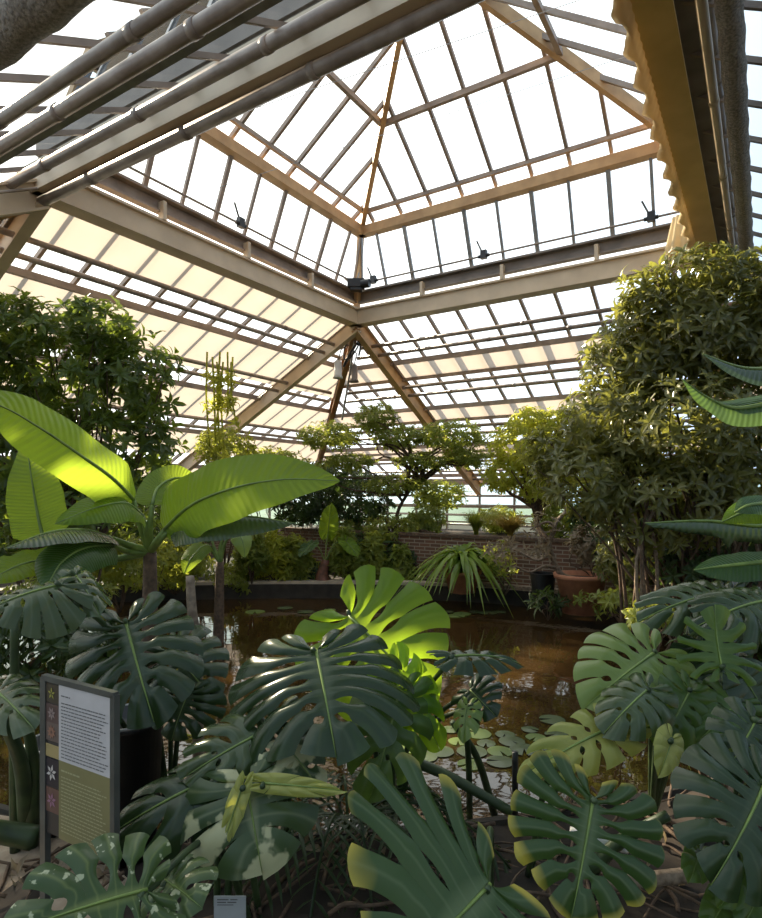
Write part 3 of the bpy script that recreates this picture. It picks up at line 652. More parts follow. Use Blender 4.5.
# background bushes: (px, py, d, rx, rz, material, label)
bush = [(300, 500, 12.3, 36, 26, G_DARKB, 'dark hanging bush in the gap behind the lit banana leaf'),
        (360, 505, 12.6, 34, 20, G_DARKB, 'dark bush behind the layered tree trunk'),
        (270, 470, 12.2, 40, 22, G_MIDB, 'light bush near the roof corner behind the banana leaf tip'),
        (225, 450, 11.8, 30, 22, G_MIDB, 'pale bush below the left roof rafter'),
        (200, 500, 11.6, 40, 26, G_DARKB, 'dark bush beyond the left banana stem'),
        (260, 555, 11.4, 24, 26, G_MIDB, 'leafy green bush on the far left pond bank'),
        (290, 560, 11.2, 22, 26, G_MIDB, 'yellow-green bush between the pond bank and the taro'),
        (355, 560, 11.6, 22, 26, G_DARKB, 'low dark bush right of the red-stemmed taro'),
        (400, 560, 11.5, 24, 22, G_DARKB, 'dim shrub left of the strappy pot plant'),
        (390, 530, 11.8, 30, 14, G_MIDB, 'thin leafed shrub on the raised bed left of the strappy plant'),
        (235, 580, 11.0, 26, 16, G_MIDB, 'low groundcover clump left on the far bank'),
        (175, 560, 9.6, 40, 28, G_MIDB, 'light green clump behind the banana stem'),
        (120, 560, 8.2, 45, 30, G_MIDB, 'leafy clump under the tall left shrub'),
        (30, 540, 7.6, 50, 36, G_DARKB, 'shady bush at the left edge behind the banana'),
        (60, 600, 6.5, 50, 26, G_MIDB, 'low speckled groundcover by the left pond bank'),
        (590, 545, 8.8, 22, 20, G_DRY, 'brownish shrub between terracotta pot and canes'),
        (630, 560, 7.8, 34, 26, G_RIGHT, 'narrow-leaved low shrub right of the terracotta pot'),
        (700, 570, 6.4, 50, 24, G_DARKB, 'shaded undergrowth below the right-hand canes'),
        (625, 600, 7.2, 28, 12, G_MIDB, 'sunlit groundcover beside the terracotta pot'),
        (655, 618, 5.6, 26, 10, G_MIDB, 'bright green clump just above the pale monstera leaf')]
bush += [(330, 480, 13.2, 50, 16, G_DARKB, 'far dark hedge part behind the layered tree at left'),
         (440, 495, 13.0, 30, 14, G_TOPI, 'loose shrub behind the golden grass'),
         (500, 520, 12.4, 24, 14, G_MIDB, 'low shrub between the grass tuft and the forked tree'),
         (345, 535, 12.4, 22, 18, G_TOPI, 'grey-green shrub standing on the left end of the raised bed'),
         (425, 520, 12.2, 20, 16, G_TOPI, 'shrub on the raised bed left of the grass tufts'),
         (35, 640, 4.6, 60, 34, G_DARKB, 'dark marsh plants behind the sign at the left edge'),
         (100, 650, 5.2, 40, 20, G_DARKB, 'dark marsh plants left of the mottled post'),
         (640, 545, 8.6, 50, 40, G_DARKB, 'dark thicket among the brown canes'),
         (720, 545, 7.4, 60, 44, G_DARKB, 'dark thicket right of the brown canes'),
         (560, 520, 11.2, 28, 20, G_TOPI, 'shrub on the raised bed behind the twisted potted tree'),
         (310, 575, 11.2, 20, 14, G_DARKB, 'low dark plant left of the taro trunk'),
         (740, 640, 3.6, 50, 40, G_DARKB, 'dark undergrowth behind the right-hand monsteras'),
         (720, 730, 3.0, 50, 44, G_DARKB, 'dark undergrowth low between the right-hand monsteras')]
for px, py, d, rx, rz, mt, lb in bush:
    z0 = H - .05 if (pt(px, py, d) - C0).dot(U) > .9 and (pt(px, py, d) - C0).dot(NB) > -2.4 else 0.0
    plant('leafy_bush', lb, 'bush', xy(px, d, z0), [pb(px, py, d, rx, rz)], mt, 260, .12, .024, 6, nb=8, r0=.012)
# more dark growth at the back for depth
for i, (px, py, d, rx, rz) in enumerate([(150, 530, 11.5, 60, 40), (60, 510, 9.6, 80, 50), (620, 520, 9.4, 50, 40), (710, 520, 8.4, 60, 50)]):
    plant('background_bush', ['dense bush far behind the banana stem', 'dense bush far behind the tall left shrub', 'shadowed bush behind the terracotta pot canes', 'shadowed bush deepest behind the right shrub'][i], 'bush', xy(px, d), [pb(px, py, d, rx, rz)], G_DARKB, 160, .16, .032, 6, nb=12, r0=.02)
# upright leafy stems along the far left bank
for i, (px, d, hp, mt) in enumerate(((178, 10.3, 545, G_MIDB), (252, 10.7, 530, G_TOPI), (275, 10.9, 538, G_BRIGHT), (300, 11.0, 545, G_MIDB), (345, 11.0, 535, G_TOPI), (372, 11.1, 540, G_MIDB), (400, 11.1, 552, G_TOPI))):
    lb = ('first from the left', 'second from the left', 'third from the left, yellowest', 'fourth, next to the taro', 'just right of the taro trunk', 'sixth from the left', 'rightmost, by the strappy pot plant')[i]
    plant('ginger_plant', 'upright leafy ginger-like stems on the far pond bank, ' + lb, 'plant', xy(px, d), [pb(px, hp + 12, d, 9, 20), pb(px + 6, hp + 26, d, 11, 14), pb(px - 7, hp + 28, d, 9, 12)], mt, 330, .17, .026, 5, nb=9, r0=.012)
# hanging vine strands
o = empty('hanging_vine', pt(222, 350, 9.6), 'pale green hanging vine strands below the left roof', 'vine')
for k in range(9):
    x0 = 206 + k * 3.2 + (k % 4) * 2 + R.uniform(-2, 2); y1 = R.uniform(400, 470); d = 9.6 + R.uniform(-.2, .2); z_ = zr(4.0)
    ps = cat([pt(x0, 352 + k % 3 * 5, d), pt(x0 + R.uniform(-3, 3), 395, d), pt(x0 + R.uniform(-5, 5), y1, d)], 5); mb = MB(); mb.tube(ps, .016, 5); foliage(mb, [(p, .05, .05, .1) for p in ps[3::3]], 300, .11, .02, 3, .8); mb.build('strand', G_BRIGHT, o, True)
# golden grass tufts on the bed, small plants
def tuft(name, label, catg, root, n_, Lr, w_, mat, spread=.5, dr=.6, group=None):
    o = empty(name, root, label, catg, group); mb = MB(); root = Vector(root)
    for k in range(n_):
        t = R.random() * 6.283; L = Lr * R.uniform(.7, 1.1); d = Vector((math.cos(t), math.sin(t), 0)) * spread * R.uniform(.3, 1)
        ps = [root + Vector((R.uniform(-.03, .03), R.uniform(-.03, .03), 0)) + (d * q + Z * (1 - .2 * q)) * L * q * .75 - Z * (dr * L * q ** 3 * d.length) + d * L * q * q * .25 for q in np.linspace(0, 1, 7)]
        ribbon(ps, lambda q: w_ * (1 - q ** 2.2) * (.55 + .6 * math.sin(min(1, q * 2 + .2) * 1.57)), Vector((0, 0, 1)) + d * .2, .25, mb, 1)
    mb.build('blades', mat, o, True); return o
tuft('ornamental_grass', 'golden feathery grass tuft on the raised bed, right one', 'grass plant', Bc(1.2, 2.5, H - .06), 420, .95, .009, G_GOLD, .75, .3)
tuft('ornamental_grass', 'green-gold grass tuft on the raised bed, left one', 'grass plant', Bc(1.3, 1.8, H - .06), 260, .95, .010, G_MIDB, .5, .2)
# strappy plant in terracotta pot
def pot(parent, c, r, h, mat, rim=.03, soil=True):
    mb = MB(); mb.lathe(c, [(.001, 0), (r * .72, 0), (r * .95, h - rim * 1.6), (r * .96, h - rim * 1.6), (r * 1.06, h - rim * 1.6), (r * 1.08, h), (r * .98, h), (r * .93, h - rim * 2), (.001, h - rim * 2)], 40)
    return mb.build('pot', mat, parent, False)
def shade_auto(o):
    for f in o.data.polygons: f.use_smooth = abs(f.normal.z) < .9
c = xy(462, 10.0, -.02)
o = tuft('strappy_pot_plant', 'arching strap-leaved plant in a terracotta pot by the far pond edge', 'potted plant', c + Z * .33, 150, 1.3, .055, G_STRAP, .95, 1.05)
shade_auto(pot(o, c, .30, .36, TERRA)); 
# standing tree pot right
c = xy(581, 8.6, -.08)
o = empty('potted_tree', c, 'twisted bare-stemmed shrub in a large terracotta pot at the pond edge', 'potted plant')
shade_auto(pot(o, c, .355, .56, TERRA, .04))
mb = MB(); mb.lathe(c, [(.001, .49), (.32, .49)], 24); mb.build('soil', SOIL, o)
tr = cat([c + Z * .45, pt(562, 575, 8.6), pt(553, 558, 8.6), pt(550, 540, 8.6), pt(558, 520, 8.6)], 6); mb = MB(); mb.tube(tr, [.05 - .0013 * i for i in range(len(tr))], 8)
for a in ([pt(556, 568, 8.6), pt(545, 566, 8.5), pt(530, 572, 8.5), pt(515, 566, 8.4)], [pt(552, 550, 8.6), pt(540, 560, 8.6), pt(528, 556, 8.7), pt(512, 548, 8.8)], [pt(550, 540, 8.6), pt(555, 528, 8.6), pt(546, 522, 8.6), pt(530, 530, 8.6)], [pt(558, 520, 8.6), pt(566, 510, 8.6), pt(560, 500, 8.6)]):
    q = cat(a, 5); mb.tube(q, [.03 - .0012 * i for i in range(len(q))], 6)
mb.build('trunk', PBARK, o, True)
mb = MB(); foliage(mb, [pb(525, 545, 8.6, 28, 16), pb(500, 550, 8.6, 16, 12), pb(548, 520, 8.6, 18, 10)], 60, .13, .024, 5, .5); mb.build('dry_foliage', G_DRY, o)
mb = MB(); foliage(mb, [pb(592, 600, 8.1, 18, 5), pb(604, 612, 8.1, 10, 8)], 150, .11, .02, 6, .5); tag(mb.build('trailing_plant', G_MIDB), 'trailing green plant spilling over the terracotta pot front', 'plant')
c = xy(543, 9.2, -.05)
mb = MB(); mb.lathe(c, [(.001, 0), (.15, 0), (.19, .44), (.2, .44), (.2, .46), (.175, .46), (.17, .40), (.001, .40)], 28); tag(mb.build('black_pot', BLACK), 'black plastic pot standing left of the terracotta pot', 'pot')
plant('leafy_bush', 'small dark water-edge plant left of the terracotta pot', 'bush', xy(548, 8.4, -.15), [pb(548, 602, 8.4, 16, 7)], G_DARKB, 200, .2, .02, 6, nb=5, r0=.008)
plant('leafy_bush', 'little shrub just right of the strappy plant', 'bush', xy(505, 9.6), [pb(500, 560, 9.6, 18, 20)], G_MIDB, 90, .12, .02, 6, nb=6, r0=.01)
# far bank curb plants: taro with red stem, young bananas in the pond
def heart(parent, base, tip, nrm, hw, mat, root, stem=LSTEM, seed=1, **k):
    k.setdefault('droop', .2); k.setdefault('curl', .12); k.setdefault('vee', .25)
    return monstera(parent, base, tip, nrm, hw, mat, lobes=5, gap=0, hole=0, root=root, stem=stem, seed=seed, **k)
c = xy(323, 10.9, 0)
o = empty('taro_plant', c, 'taro with upright lit heart leaf and reddish trunk on the far bank', 'taro')
mb = MB(); mb.tube(cat([c, pt(322, 575, 10.9), pt(326, 560, 10.9)], 4), [.15, .14, .13, .12, .11, .10, .09, .08, .07], 10); mb.build('trunk', RSTEM, o, True)
cr = pt(325, 562, 10.9)
heart(o, pt(328, 533, 10.9), pt(331, 504, 10.8), (.2, -1, .1), .19, G_BAN, cr, droop=.1)
heart(o, pt(345, 540, 10.8), pt(358, 556, 10.5), (.3, -.7, .5), .17, G_BAN, cr)
heart(o, pt(312, 543, 10.9), pt(300, 556, 10.6), (-.3, -.6, .6), .17, G_BANG, cr)
heart(o, pt(350, 546, 11.2), pt(395, 540, 11.3), (0, -.3, 1), .12, G_BANG, cr)
def banana(label, root, crown, leaves, r=.05, stem=RSTEM, name='banana_plant', group=None):
    o = empty(name, root, label, 'banana plant', group); root = Vector(root); crown = Vector(crown)
    mb = MB(); q = cat([root, root.lerp(crown, .5), crown], 5); mb.tube(q, [r * (1 - .35 * i / 10) for i in range(11)], 12); mb.build('trunk', stem, o, True)
    for (pet, sp, hw, hint, mat, kw) in leaves:
        ps = cat(pet + [sp[0]], 6); mb = MB(); k = len(ps); mb.tube(ps, [r * .42 - r * .22 * i / (k - 1) for i in range(k)], 8); 
        s = cat(sp, 8); k2 = len(s)
        mb.tube(s, [r * .2 * (1 - .85 * i / (k2 - 1)) for i in range(k2)], 6); rib = mb
        mb = ribbon(s, lambda q, hw=hw: hw * min(1, (q * 7 + .15)) ** .6 * (1 - max(0, q - .45) ** 2 * 3.3 * .98) ** .9 if q < .999 else .002, hint, kw.get('fold', .12), None, 4, kw.get('ripple', .03), 4, 'across', kw.get('droop', .25), kw.get('jag', 0))
        lf = mb.build('leaf', mat, o, True); rib.build('midrib', LSTEM, lf, True)
    return o
V = Vector
c = pt(150, 600, 3.7); cr = pt(150, 552, 3.7)
D = 3.6
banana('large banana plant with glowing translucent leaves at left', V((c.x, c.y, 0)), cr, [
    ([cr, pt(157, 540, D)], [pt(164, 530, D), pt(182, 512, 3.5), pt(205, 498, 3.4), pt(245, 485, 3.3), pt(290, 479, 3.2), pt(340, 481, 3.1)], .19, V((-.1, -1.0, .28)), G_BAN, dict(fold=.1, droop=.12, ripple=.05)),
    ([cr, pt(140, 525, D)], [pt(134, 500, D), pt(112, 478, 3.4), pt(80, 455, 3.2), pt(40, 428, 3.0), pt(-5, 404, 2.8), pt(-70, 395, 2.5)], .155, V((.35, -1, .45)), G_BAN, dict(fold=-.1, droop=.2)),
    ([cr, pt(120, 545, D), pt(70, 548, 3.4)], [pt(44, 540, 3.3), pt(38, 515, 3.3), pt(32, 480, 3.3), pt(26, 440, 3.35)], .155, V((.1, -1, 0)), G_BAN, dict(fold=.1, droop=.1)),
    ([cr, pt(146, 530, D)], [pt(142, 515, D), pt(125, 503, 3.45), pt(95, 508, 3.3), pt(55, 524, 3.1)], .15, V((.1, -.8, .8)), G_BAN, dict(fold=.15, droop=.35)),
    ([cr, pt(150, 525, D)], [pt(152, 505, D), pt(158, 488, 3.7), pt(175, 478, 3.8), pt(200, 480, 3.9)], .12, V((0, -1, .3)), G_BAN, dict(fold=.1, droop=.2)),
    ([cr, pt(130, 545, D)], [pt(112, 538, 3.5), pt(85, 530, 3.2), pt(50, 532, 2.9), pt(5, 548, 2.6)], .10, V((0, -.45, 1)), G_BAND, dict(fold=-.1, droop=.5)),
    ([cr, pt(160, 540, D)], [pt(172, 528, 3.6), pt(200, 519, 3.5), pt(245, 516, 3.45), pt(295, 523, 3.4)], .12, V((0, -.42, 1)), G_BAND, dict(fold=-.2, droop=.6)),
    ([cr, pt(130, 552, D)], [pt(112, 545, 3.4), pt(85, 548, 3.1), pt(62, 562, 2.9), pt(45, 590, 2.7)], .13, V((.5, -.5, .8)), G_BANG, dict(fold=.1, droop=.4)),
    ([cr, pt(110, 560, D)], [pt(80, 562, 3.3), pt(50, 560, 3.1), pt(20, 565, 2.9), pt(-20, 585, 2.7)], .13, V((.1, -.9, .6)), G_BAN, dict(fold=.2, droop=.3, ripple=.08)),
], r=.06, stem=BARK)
c = xy(218, 7.6, WZ - .2); cr = pt(220, 562, 7.6)
banana('young banana plant with dark trunk standing in the pond', c, cr, [
    ([cr, pt(212, 550, 7.6)], [pt(208, 545, 7.6), pt(200, 548, 7.4), pt(190, 560, 7.2), pt(184, 574, 7.1)], .13, V((0, -1, .4)), G_BAN, dict()),
    ([cr, pt(224, 545, 7.6)], [pt(230, 536, 7.6), pt(238, 533, 7.5), pt(243, 543, 7.4), pt(245, 558, 7.4)], .13, V((.3, -1, .3)), G_GREY if False else M_LIT, dict()),
    ([cr, pt(220, 548, 7.6)], [pt(222, 540, 7.6), pt(224, 525, 7.6), pt(226, 508, 7.6)], .10, V((0, -1, 0)), G_BANG, dict()),
    ([cr, pt(215, 550, 7.6)], [pt(212, 540, 7.6), pt(205, 530, 7.7), pt(195, 528, 7.8), pt(180, 535, 7.9)], .11, V((0, -.8, .6)), G_BANG, dict())], r=.075, stem=BARK)
# right banana leaves entering from the edge
c = xy(860, 3.6, 0); cr = pt(850, 450, 3.6)
banana('banana plant whose dark leaves reach in from the right edge', c, cr, [
    ([cr, pt(840, 410, 3.6)], [pt(815, 395, 3.5), pt(775, 402, 3.4), pt(735, 408, 3.3), pt(705, 396, 3.2), pt(682, 379, 3.15)], .11, V((.2, -.75, .7)), G_BANG, dict(fold=-.1, droop=.3)),
    ([cr, pt(845, 400, 3.6)], [pt(825, 378, 3.5), pt(790, 368, 3.4), pt(745, 368, 3.3), pt(703, 354, 3.2)], .10, V((.1, -.6, .8)), G_BAND, dict(fold=-.2, droop=.4)),
    ([cr, pt(830, 500, 3.3)], [pt(800, 520, 3.2), pt(762, 526, 3.1), pt(705, 521, 3.0), pt(645, 523, 2.9)], .10, V((0, -.30, 1)), G_BAND, dict(fold=-.3, droop=.8, jag=.6)),
    ([cr, pt(835, 500, 3.0)], [pt(810, 520, 2.9), pt(775, 508, 2.8), pt(745, 512, 2.8), pt(722, 522, 2.8)], .08, V((0, -.7, .7)), G_BAN, dict()),
    ([cr, pt(830, 540, 3.0)], [pt(800, 560, 2.9), pt(765, 562, 2.8), pt(725, 566, 2.8), pt(694, 570, 2.8)], .09, V((0, -.7, .8)), G_BANG, dict(fold=-.05, droop=.2)),
    ([cr, pt(835, 540, 2.8)], [pt(800, 520, 2.7), pt(775, 505, 2.65), pt(750, 505, 2.6), pt(735, 512, 2.6)], .06, V((0, -.7, .7)), G_BANG, dict())], r=.09)
tag(MB.build((lambda m: (m.tube(cat([xy(199, 3.0, 0), pt(197, 660, 3.0), pt(192, 610, 3.0), pt(190, 576, 3.0)], 5), [.03 - .0006 * i for i in range(16)], 10), m)[1])(MB()), 'wooden_post', PBARK, None, True), 'mottled pale post standing before the pond at left', 'post')

# ---------------------------------------------------------------- lily pads
k = 0; spots = [(405, 748), (425, 738), (441, 752), (458, 742), (472, 752), (486, 744), (500, 752), (512, 742), (524, 750), (536, 738), (548, 746), (450, 730), (478, 734), (505, 735), (425, 757), (395, 738), (556, 735), (530, 730), (470, 765), (500, 762), (552, 720), (415, 728),
         (432, 611), (448, 612), (462, 614), (475, 612), (488, 613), (456, 616), (500, 612), (420, 613), (330, 610), (305, 612), (285, 608), (255, 612)]
for i, (px, py) in enumerate(spots):
    d = 1.9 * F / (py - HOR) * .999; p = pt(px, py, d); p.z = WZ + .008; r = R.uniform(.06, .11) if py > 700 else R.uniform(.09, .16); a0 = R.random() * 6.28
    vs = [p + Z * .004] + [p + V((math.cos(a0 + .2 + t) * r * (1 + R.uniform(-.04, .04)), math.sin(a0 + .2 + t) * r, 0)) for t in np.linspace(0, 5.9, 18)]
    mb = MB(); mb.add(vs, [(0, j, j + 1) for j in range(1, 18)]); near = py > 700
    tag(mb.build('lily_pad', LILY if False else (M_GREY if i % 3 else M_LIT)), 'round grey-green lily pad floating in the near water' if near else 'small lily pad floating near the far bank', 'lily pad', 'lily pads in the near water' if near else 'lily pads by the far bank')

# ---------------------------------------------------------------- foreground monsteras
def mroot(name, label, r): return empty(name, r, label, 'monstera')
FR = V((0, -1, 0))
r_ = V((.05, 2.9, 0)); o = mroot('monstera_plant', 'central monstera with broad dark leaf in front of a glowing leaf', r_)
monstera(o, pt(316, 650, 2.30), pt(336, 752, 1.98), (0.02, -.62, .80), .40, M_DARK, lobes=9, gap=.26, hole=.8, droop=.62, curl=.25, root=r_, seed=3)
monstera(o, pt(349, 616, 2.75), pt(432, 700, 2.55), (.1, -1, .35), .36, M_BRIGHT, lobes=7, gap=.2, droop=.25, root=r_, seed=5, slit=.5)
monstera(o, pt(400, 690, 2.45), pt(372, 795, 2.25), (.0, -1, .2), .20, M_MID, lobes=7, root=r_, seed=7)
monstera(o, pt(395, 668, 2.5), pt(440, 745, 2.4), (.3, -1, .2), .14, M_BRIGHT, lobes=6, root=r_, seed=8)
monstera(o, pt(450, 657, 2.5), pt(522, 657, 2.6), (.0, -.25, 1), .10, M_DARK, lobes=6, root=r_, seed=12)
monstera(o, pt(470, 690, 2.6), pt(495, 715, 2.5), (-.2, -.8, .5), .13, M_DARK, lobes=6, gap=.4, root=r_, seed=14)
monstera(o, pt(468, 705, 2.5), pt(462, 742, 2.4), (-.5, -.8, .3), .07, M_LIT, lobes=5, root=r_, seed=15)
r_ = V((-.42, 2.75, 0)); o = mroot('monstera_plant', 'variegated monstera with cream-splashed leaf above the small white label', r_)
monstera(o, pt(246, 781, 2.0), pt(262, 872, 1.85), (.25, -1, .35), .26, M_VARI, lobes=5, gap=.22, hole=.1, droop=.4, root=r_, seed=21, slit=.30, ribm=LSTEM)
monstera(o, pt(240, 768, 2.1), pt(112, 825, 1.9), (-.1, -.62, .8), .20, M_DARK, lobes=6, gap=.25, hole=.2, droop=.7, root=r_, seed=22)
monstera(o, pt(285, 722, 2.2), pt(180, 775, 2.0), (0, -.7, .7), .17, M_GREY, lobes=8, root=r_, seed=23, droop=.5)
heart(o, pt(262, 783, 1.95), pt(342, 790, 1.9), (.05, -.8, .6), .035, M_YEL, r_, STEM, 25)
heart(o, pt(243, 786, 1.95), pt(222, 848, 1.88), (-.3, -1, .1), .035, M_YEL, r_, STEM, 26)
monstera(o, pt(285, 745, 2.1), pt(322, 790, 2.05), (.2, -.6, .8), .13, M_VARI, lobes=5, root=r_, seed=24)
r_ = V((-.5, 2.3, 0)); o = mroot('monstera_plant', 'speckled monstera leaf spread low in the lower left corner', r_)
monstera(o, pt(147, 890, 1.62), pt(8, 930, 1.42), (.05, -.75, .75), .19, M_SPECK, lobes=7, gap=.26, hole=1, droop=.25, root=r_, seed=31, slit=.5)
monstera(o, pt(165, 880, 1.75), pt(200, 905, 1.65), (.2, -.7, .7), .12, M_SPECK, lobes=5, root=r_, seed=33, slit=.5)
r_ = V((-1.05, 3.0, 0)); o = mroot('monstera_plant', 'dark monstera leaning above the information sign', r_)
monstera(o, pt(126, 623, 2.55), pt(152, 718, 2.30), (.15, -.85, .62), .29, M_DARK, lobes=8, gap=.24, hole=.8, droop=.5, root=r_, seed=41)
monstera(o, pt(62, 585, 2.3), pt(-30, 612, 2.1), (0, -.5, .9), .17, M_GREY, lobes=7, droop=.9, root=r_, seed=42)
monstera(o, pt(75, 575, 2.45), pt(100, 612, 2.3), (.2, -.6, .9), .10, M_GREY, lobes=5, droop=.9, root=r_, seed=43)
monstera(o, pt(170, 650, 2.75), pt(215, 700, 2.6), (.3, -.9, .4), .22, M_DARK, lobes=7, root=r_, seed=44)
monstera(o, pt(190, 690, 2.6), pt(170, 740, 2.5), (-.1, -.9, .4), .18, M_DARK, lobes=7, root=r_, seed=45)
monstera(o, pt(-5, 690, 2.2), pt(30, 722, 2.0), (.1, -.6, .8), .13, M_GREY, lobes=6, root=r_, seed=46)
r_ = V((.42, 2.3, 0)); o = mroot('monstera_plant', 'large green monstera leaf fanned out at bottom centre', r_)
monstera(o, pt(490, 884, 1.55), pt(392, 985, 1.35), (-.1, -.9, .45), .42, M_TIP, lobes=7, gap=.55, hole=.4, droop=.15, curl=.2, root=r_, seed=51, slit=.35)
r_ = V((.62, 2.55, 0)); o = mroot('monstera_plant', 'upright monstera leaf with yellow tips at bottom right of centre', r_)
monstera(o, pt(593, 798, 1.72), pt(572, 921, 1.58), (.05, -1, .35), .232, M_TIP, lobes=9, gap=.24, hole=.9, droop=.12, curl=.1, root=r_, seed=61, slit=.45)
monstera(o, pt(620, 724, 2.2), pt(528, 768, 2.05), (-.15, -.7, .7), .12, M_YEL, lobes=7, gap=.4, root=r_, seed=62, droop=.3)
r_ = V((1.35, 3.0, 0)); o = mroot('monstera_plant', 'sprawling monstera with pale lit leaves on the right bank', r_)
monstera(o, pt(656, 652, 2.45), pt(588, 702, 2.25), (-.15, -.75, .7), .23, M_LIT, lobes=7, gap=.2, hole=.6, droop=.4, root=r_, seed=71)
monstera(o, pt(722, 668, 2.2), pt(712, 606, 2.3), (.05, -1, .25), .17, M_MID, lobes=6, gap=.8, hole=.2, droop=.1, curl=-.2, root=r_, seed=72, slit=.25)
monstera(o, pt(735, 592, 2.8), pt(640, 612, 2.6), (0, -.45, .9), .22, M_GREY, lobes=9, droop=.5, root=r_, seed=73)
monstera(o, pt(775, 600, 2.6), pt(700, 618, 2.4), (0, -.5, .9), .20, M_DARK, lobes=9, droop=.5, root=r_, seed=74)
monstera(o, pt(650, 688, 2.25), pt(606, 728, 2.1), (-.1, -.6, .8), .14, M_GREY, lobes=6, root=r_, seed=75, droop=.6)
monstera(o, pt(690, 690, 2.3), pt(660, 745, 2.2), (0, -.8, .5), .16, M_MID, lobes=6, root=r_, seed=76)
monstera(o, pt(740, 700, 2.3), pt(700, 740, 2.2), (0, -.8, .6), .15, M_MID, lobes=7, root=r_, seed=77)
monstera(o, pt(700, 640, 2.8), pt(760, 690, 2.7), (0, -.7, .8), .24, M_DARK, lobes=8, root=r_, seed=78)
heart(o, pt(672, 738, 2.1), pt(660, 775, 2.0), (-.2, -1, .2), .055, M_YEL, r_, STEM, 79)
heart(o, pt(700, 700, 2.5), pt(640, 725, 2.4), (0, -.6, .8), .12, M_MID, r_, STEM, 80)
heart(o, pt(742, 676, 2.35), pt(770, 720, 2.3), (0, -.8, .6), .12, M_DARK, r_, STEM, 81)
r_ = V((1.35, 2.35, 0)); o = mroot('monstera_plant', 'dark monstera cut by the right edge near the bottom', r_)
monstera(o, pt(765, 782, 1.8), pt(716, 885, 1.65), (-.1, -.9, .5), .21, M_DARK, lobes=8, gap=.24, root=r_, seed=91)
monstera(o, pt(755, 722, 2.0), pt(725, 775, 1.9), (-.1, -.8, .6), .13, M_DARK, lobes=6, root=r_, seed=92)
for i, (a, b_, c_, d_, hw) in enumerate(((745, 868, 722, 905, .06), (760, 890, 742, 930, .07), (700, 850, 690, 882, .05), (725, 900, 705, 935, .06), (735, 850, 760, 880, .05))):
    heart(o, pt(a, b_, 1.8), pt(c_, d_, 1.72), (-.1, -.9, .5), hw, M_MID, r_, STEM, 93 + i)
# dark palm-like fronds over the near water
o = empty('cycad', V((-.25, 3.0, 0)), 'dark cycad with narrow leaflets between the variegated and bottom centre leaves', 'cycad')
for k in range(15):
    t = -2.9 + k * .38; L = R.uniform(.6, .85); d0 = V((math.cos(t), math.sin(t) * .6 - .1, 0))
    sp = [V((-.15, 2.75, .1)) + d0 * L * q + Z * (.75 * q - .85 * q * q) for q in np.linspace(0, 1, 14)]
    mb = MB(); mb.tube(sp, .006, 5)
    for i in range(2, 14):
        dd = (sp[i] - sp[i - 1]).normalized(); sx = dd.cross(Z).normalized()
        for s_ in (-1, 1): lance(mb, sp[i], sx * s_ + dd * .55 - Z * .2, Z, .19 * math.sin(3.0 * i / 15 + .2) + .03, .010, .2, .2)
    mb.build('frond', G_DARKB, o)
# big stems: left edge aroid, slanting branch, stakes
def stick(ps, r, mat, name, label, catg):
    q = cat(ps, 5); mb = MB(); rr = r if isinstance(r, tuple) else (r, r * .8); mb.tube(q, [rr[0] + (rr[1] - rr[0]) * i / (len(q) - 1) for i in range(len(q))], 9)
    return tag(mb.build(name, mat, None, True), label, catg)
stick([xy(15, 2.7, 0), pt(14, 740, 2.65), pt(15, 612, 2.6)], .022, STEM, 'green_stem', 'thick green upright stem at the left edge', 'stem')
stick([xy(28, 2.8, 0), pt(20, 760, 2.5), pt(-15, 690, 2.3)], (.04, .018), STEM, 'green_stem', 'curved thick green stalk left of the sign', 'stem')
stick([xy(30, 2.75, 0), pt(34, 770, 2.6), pt(22, 700, 2.5)], (.035, .018), STEM, 'green_stem', 'second thick stalk rising right behind the sign edge', 'stem')
stick([pt(35, 838, 2.55), pt(0, 832, 2.5), pt(-40, 825, 2.4)], (.05, .04), STEM, 'fallen_stalk', 'thick green stalk lying by the foot of the sign', 'stem')
stick([pt(382, 752, 2.9), pt(440, 772, 2.8), pt(512, 812, 2.7)], (.028, .022), STEM, 'slanting_branch', 'dark green branch slanting over the near water', 'branch')
stick([xy(515, 3.3, -.3), pt(515, 800, 2.75), pt(515, 752, 2.7)], (.014, .014), BLACK, 'plant_stake', 'short black stake in the near water', 'stake')
stick([xy(500, 3.4, -.3), pt(478, 760, 3.0), pt(452, 722, 2.9)], (.022, .014), STEM, 'leaning_stem', 'leaning green stem by the lily pads', 'stem')
stick([xy(470, 3.3, -.3), pt(468, 750, 2.9), pt(458, 700, 2.8)], (.018, .012), STEM, 'upright_stem', 'upright stem beside the leaning one', 'stem')
stick([pt(570, 832, 2.45), pt(600, 840, 2.42), pt(628, 848, 2.4)], (.022, .022), WHITEP, 'plastic_pipe', 'white plastic pipe lying under the right monstera', 'pipe')
stick([pt(600, 884, 2.35), pt(640, 880, 2.35), pt(700, 874, 2.4)], (.028, .028), PBARK, 'log', 'ringed pale log lying at bottom right', 'log')
stick([pt(590, 870, 2.4), pt(622, 840, 2.35), pt(668, 815, 2.3)], (.03, .02), STEM, 'slanting_branch', 'dark branch rising to the right above the white pipe', 'branch')
for i, (a, b_) in enumerate(((205, 218), (228, 232), (246, 240), (215, 236))):
    stick([pt(a + 12, 905, 2.3), pt((a + b_) / 2 + 6, 850, 2.25), pt(b_, 795, 2.2)], (.014, .01), STEM, 'thin_stem', ['leftmost thin dark stem behind the white label', 'thin stem second from left behind the white label', 'thin stem just right of the white label top', 'crossing thin stem behind the white label'][i], 'stem')
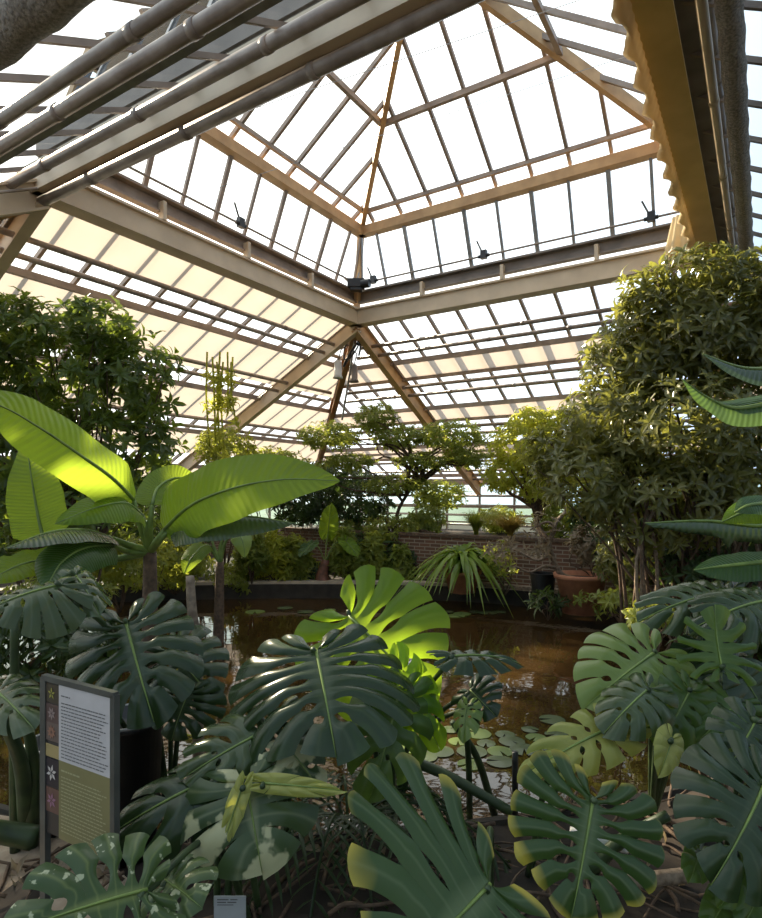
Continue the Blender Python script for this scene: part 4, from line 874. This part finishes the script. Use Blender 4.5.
# twig and root litter
mb = MB()
for k in range(220):
    x0, y0 = R.uniform(-1.6, 1.9), R.uniform(2.2, 3.1); a = R.random() * 3.14; L = R.uniform(.1, .4); z = R.uniform(.01, .06)
    p = V((x0, y0, z)); d = V((math.cos(a), math.sin(a), R.uniform(-.05, .15))); mb.tube(cat([p, p + d * L * .5 + rvec() * .03, p + d * L], 3), R.uniform(.003, .010), 5)
tag(mb.build('twig_litter', BARK, None, True), 'brown twigs and roots scattered over the near soil', 'twigs', kind='stuff')
mb = MB(); foliage(mb, [(V((x, 2.7, .02)), .5, .3, .05) for x in (-1.3, -.5, .3, 1.1, 1.8)], 110, .09, .02, 3, .3); tag(mb.build('leaf_litter', G_DRY), 'dry fallen leaves scattered over the near soil', 'leaves', kind='stuff')

# ---------------------------------------------------------------- information sign, label, buckets
A, B2 = pt(43, 850, 1.98), pt(115, 850, 1.80)  # sign runs from left (far) to right (near)
xa = V((B2.x - A.x, B2.y - A.y, 0)); Wd = xa.length; xa.normalize(); nf = xa.cross(Z)
topz = pt(43, 677, 1.98).z; botz = pt(80, 846, 1.89).z; 
o = empty('information_sign', V((A.x, A.y, 0)), 'framed information sign with flower photos, white text field and olive lower field', 'sign')
def sp_(u, z, off=0): return V((A.x, A.y, 0)) + xa * u + Z * z + nf * off
FRM = paint('grey_sign_frame', (0.13, 0.13, 0.115), (0.09, 0.09, 0.08), 0.4, 8, 0, .3)
mb = MB(); 
for u in (0.006, Wd - .006): mb.bar(sp_(u, -.05 if u < .1 else botz - .02, -.004), sp_(u, topz, -.004), .020, .028 if u < .1 else .020, xa)
mb.bar(sp_(0, topz, -.004), sp_(Wd, topz, -.004), .020, .018); mb.build('frame', FRM, o)
flat = lambda nm, c, r=.5: paint(nm, c, tuple(v * .93 for v in c), r, 20)
def rect(u0, u1, z0, z1, mat, name, off, parent):
    mb = MB(); a, b_, c_, d_ = sp_(u0, z0, off), sp_(u1, z0, off), sp_(u1, z1, off), sp_(u0, z1, off); e_ = nf * -.003
    mb.add([a, b_, c_, d_, a + e_, b_ + e_, c_ + e_, d_ + e_], [(0, 1, 2, 3), (7, 6, 5, 4), (0, 4, 5, 1), (1, 5, 6, 2), (2, 6, 7, 3), (3, 7, 4, 0)]); return mb.build(name, mat, parent)
HS = topz - botz; sx = .018 + Wd * .20
midz = topz - HS * .50
board = rect(.014, Wd - .014, botz, topz - .01, flat('sign_board', (.05, .04, .035)), 'board', .0, o)
rect(sx, Wd - .014, midz, topz - .01, flat('sign_white', (.58, .54, .54)), 'text_field', .003, o)
rect(sx, Wd - .014, botz, midz, flat('sign_olive', (.23, .20, .085)), 'olive_field', .003, o)
rect(.014, sx, midz + .0, midz + .04, flat('sign_ochre', (.40, .30, .13)), 'ochre_square', .003, o)
INK = flat('sign_ink', (.16, .15, .15)); INK2 = flat('sign_pale_ink', (.42, .39, .22))
mb = MB(); uu = sx + .014; lw = Wd - .014 - uu - .012
def line(mb, z, wd, h=.0035):
    u = uu; 
    while u < uu + wd: 
        l = R.uniform(.007, .02); mb.quad(sp_(u, z, .0045), sp_(min(u + l, uu + wd), z, .0045), sp_(min(u + l, uu + wd), z + h, .0045), sp_(u, z + h, .0045)); u += l + .003
line(mb, topz - .045, lw * .2, .004)
for i in range(17): line(mb, topz - .068 - i * .0108, lw * (R.uniform(.82, 1) if i % 6 != 5 else .95))
mb.build('printed_text', INK, o); mb = MB(); line(mb, midz - .032, lw * .42, .005)
for i in range(16): line(mb, midz - .052 - i * .0115, lw * R.uniform(.82, 1))
mb.build('pale_printed_text', INK2, o)
def flower(u, z, r, c, name, petals=6, bgc=None, hh=.03):
    if bgc: rect(.016, sx - .002, z - hh, z + hh, flat(name + '_ground', bgc), 'photo_print', .002, o)
    mb = MB()
    for k in range(petals):
        t = 6.283 * k / petals + .3; ps = [sp_(u + math.cos(t) * r * q, z + math.sin(t) * r * q, .004) for q in (0.1, .5, 1)]; s_ = xa * (-math.sin(t)) + Z * math.cos(t)
        mb.add([ps[0], ps[1] + s_ * r * .2, ps[2], ps[1] - s_ * r * .2], [(0, 1, 2, 3)])
    mb.build('flower_print', flat(name, c), o)
uc = (.014 + sx) / 2
flower(uc, topz - .045, .02, (.35, .32, .06), 'yellow_flower', 5, (.07, .05, .03)); flower(uc, topz - .11, .022, (.33, .24, .22), 'pink_flower', 7, (.12, .07, .06))
flower(uc, topz - .17, .024, (.30, .15, .10), 'brown_fruit', 9, (.16, .11, .09)); flower(uc, midz - .05, .028, (.62, .56, .52), 'white_flower', 6, (.035, .025, .03), .045); flower(uc, midz - .14, .026, (.36, .17, .24), 'mauve_flower', 6, (.16, .08, .06), .04)
# small white label
c = pt(230, 905, 2.0); o = empty('plant_label', V((c.x, c.y, 0)), 'small white plant label with two printed lines at the bottom edge', 'label')
mb = MB(); mb.box(c - Z * .01, .106, .005, .08); mb.build('label_plate', flat('label_white', (.50, .51, .52)), o); mb = MB(); mb.bar(V((c.x, c.y + .005, -.02)), V((c.x, c.y + .005, c.z)), .012, .006, V((1, 0, 0))); mb.build('spike', STEEL, o)
mb = MB()
for z, u0, u1, h in ((.018, -.042, -.004, .004), (.018, .002, .026, .004), (.009, -.042, -.012, .004), (.009, -.008, .022, .004), (.001, -.042, .012, .003)): mb.quad(c + V((u0, -.0035, z)), c + V((u1, -.0035, z)), c + V((u1, -.0035, z + h)), c + V((u0, -.0035, z + h)))
mb.build('printed_text', INK, o)
def bucket(px, py, d, r, h, label):
    c = pt(px, py, d); c.z = max(c.z - h, 0.0); mb = MB(); mb.lathe(c, [(.001, 0), (r * .78, 0), (r, h - .03), (r * 1.06, h - .03), (r * 1.07, h), (r, h), (r * .95, h - .05), (.001, h - .05)], 36)
    o = mb.build('plant_bucket', BLACK, None, True); tag(o, label, 'bucket'); mb = MB(); mb.tube([c + V((math.cos(t) * r * 1.06, math.sin(t) * r * 1.06, h)) for t in np.linspace(0, 6.283, 37)], .007, 6); mb.build('rim', STEEL, o, True)
bucket(128, 722, 2.75, .155, .62, 'black bucket with pale rim behind the information sign')
bucket(58, 760, 2.9, .13, .45, 'black bucket half hidden left behind the sign')
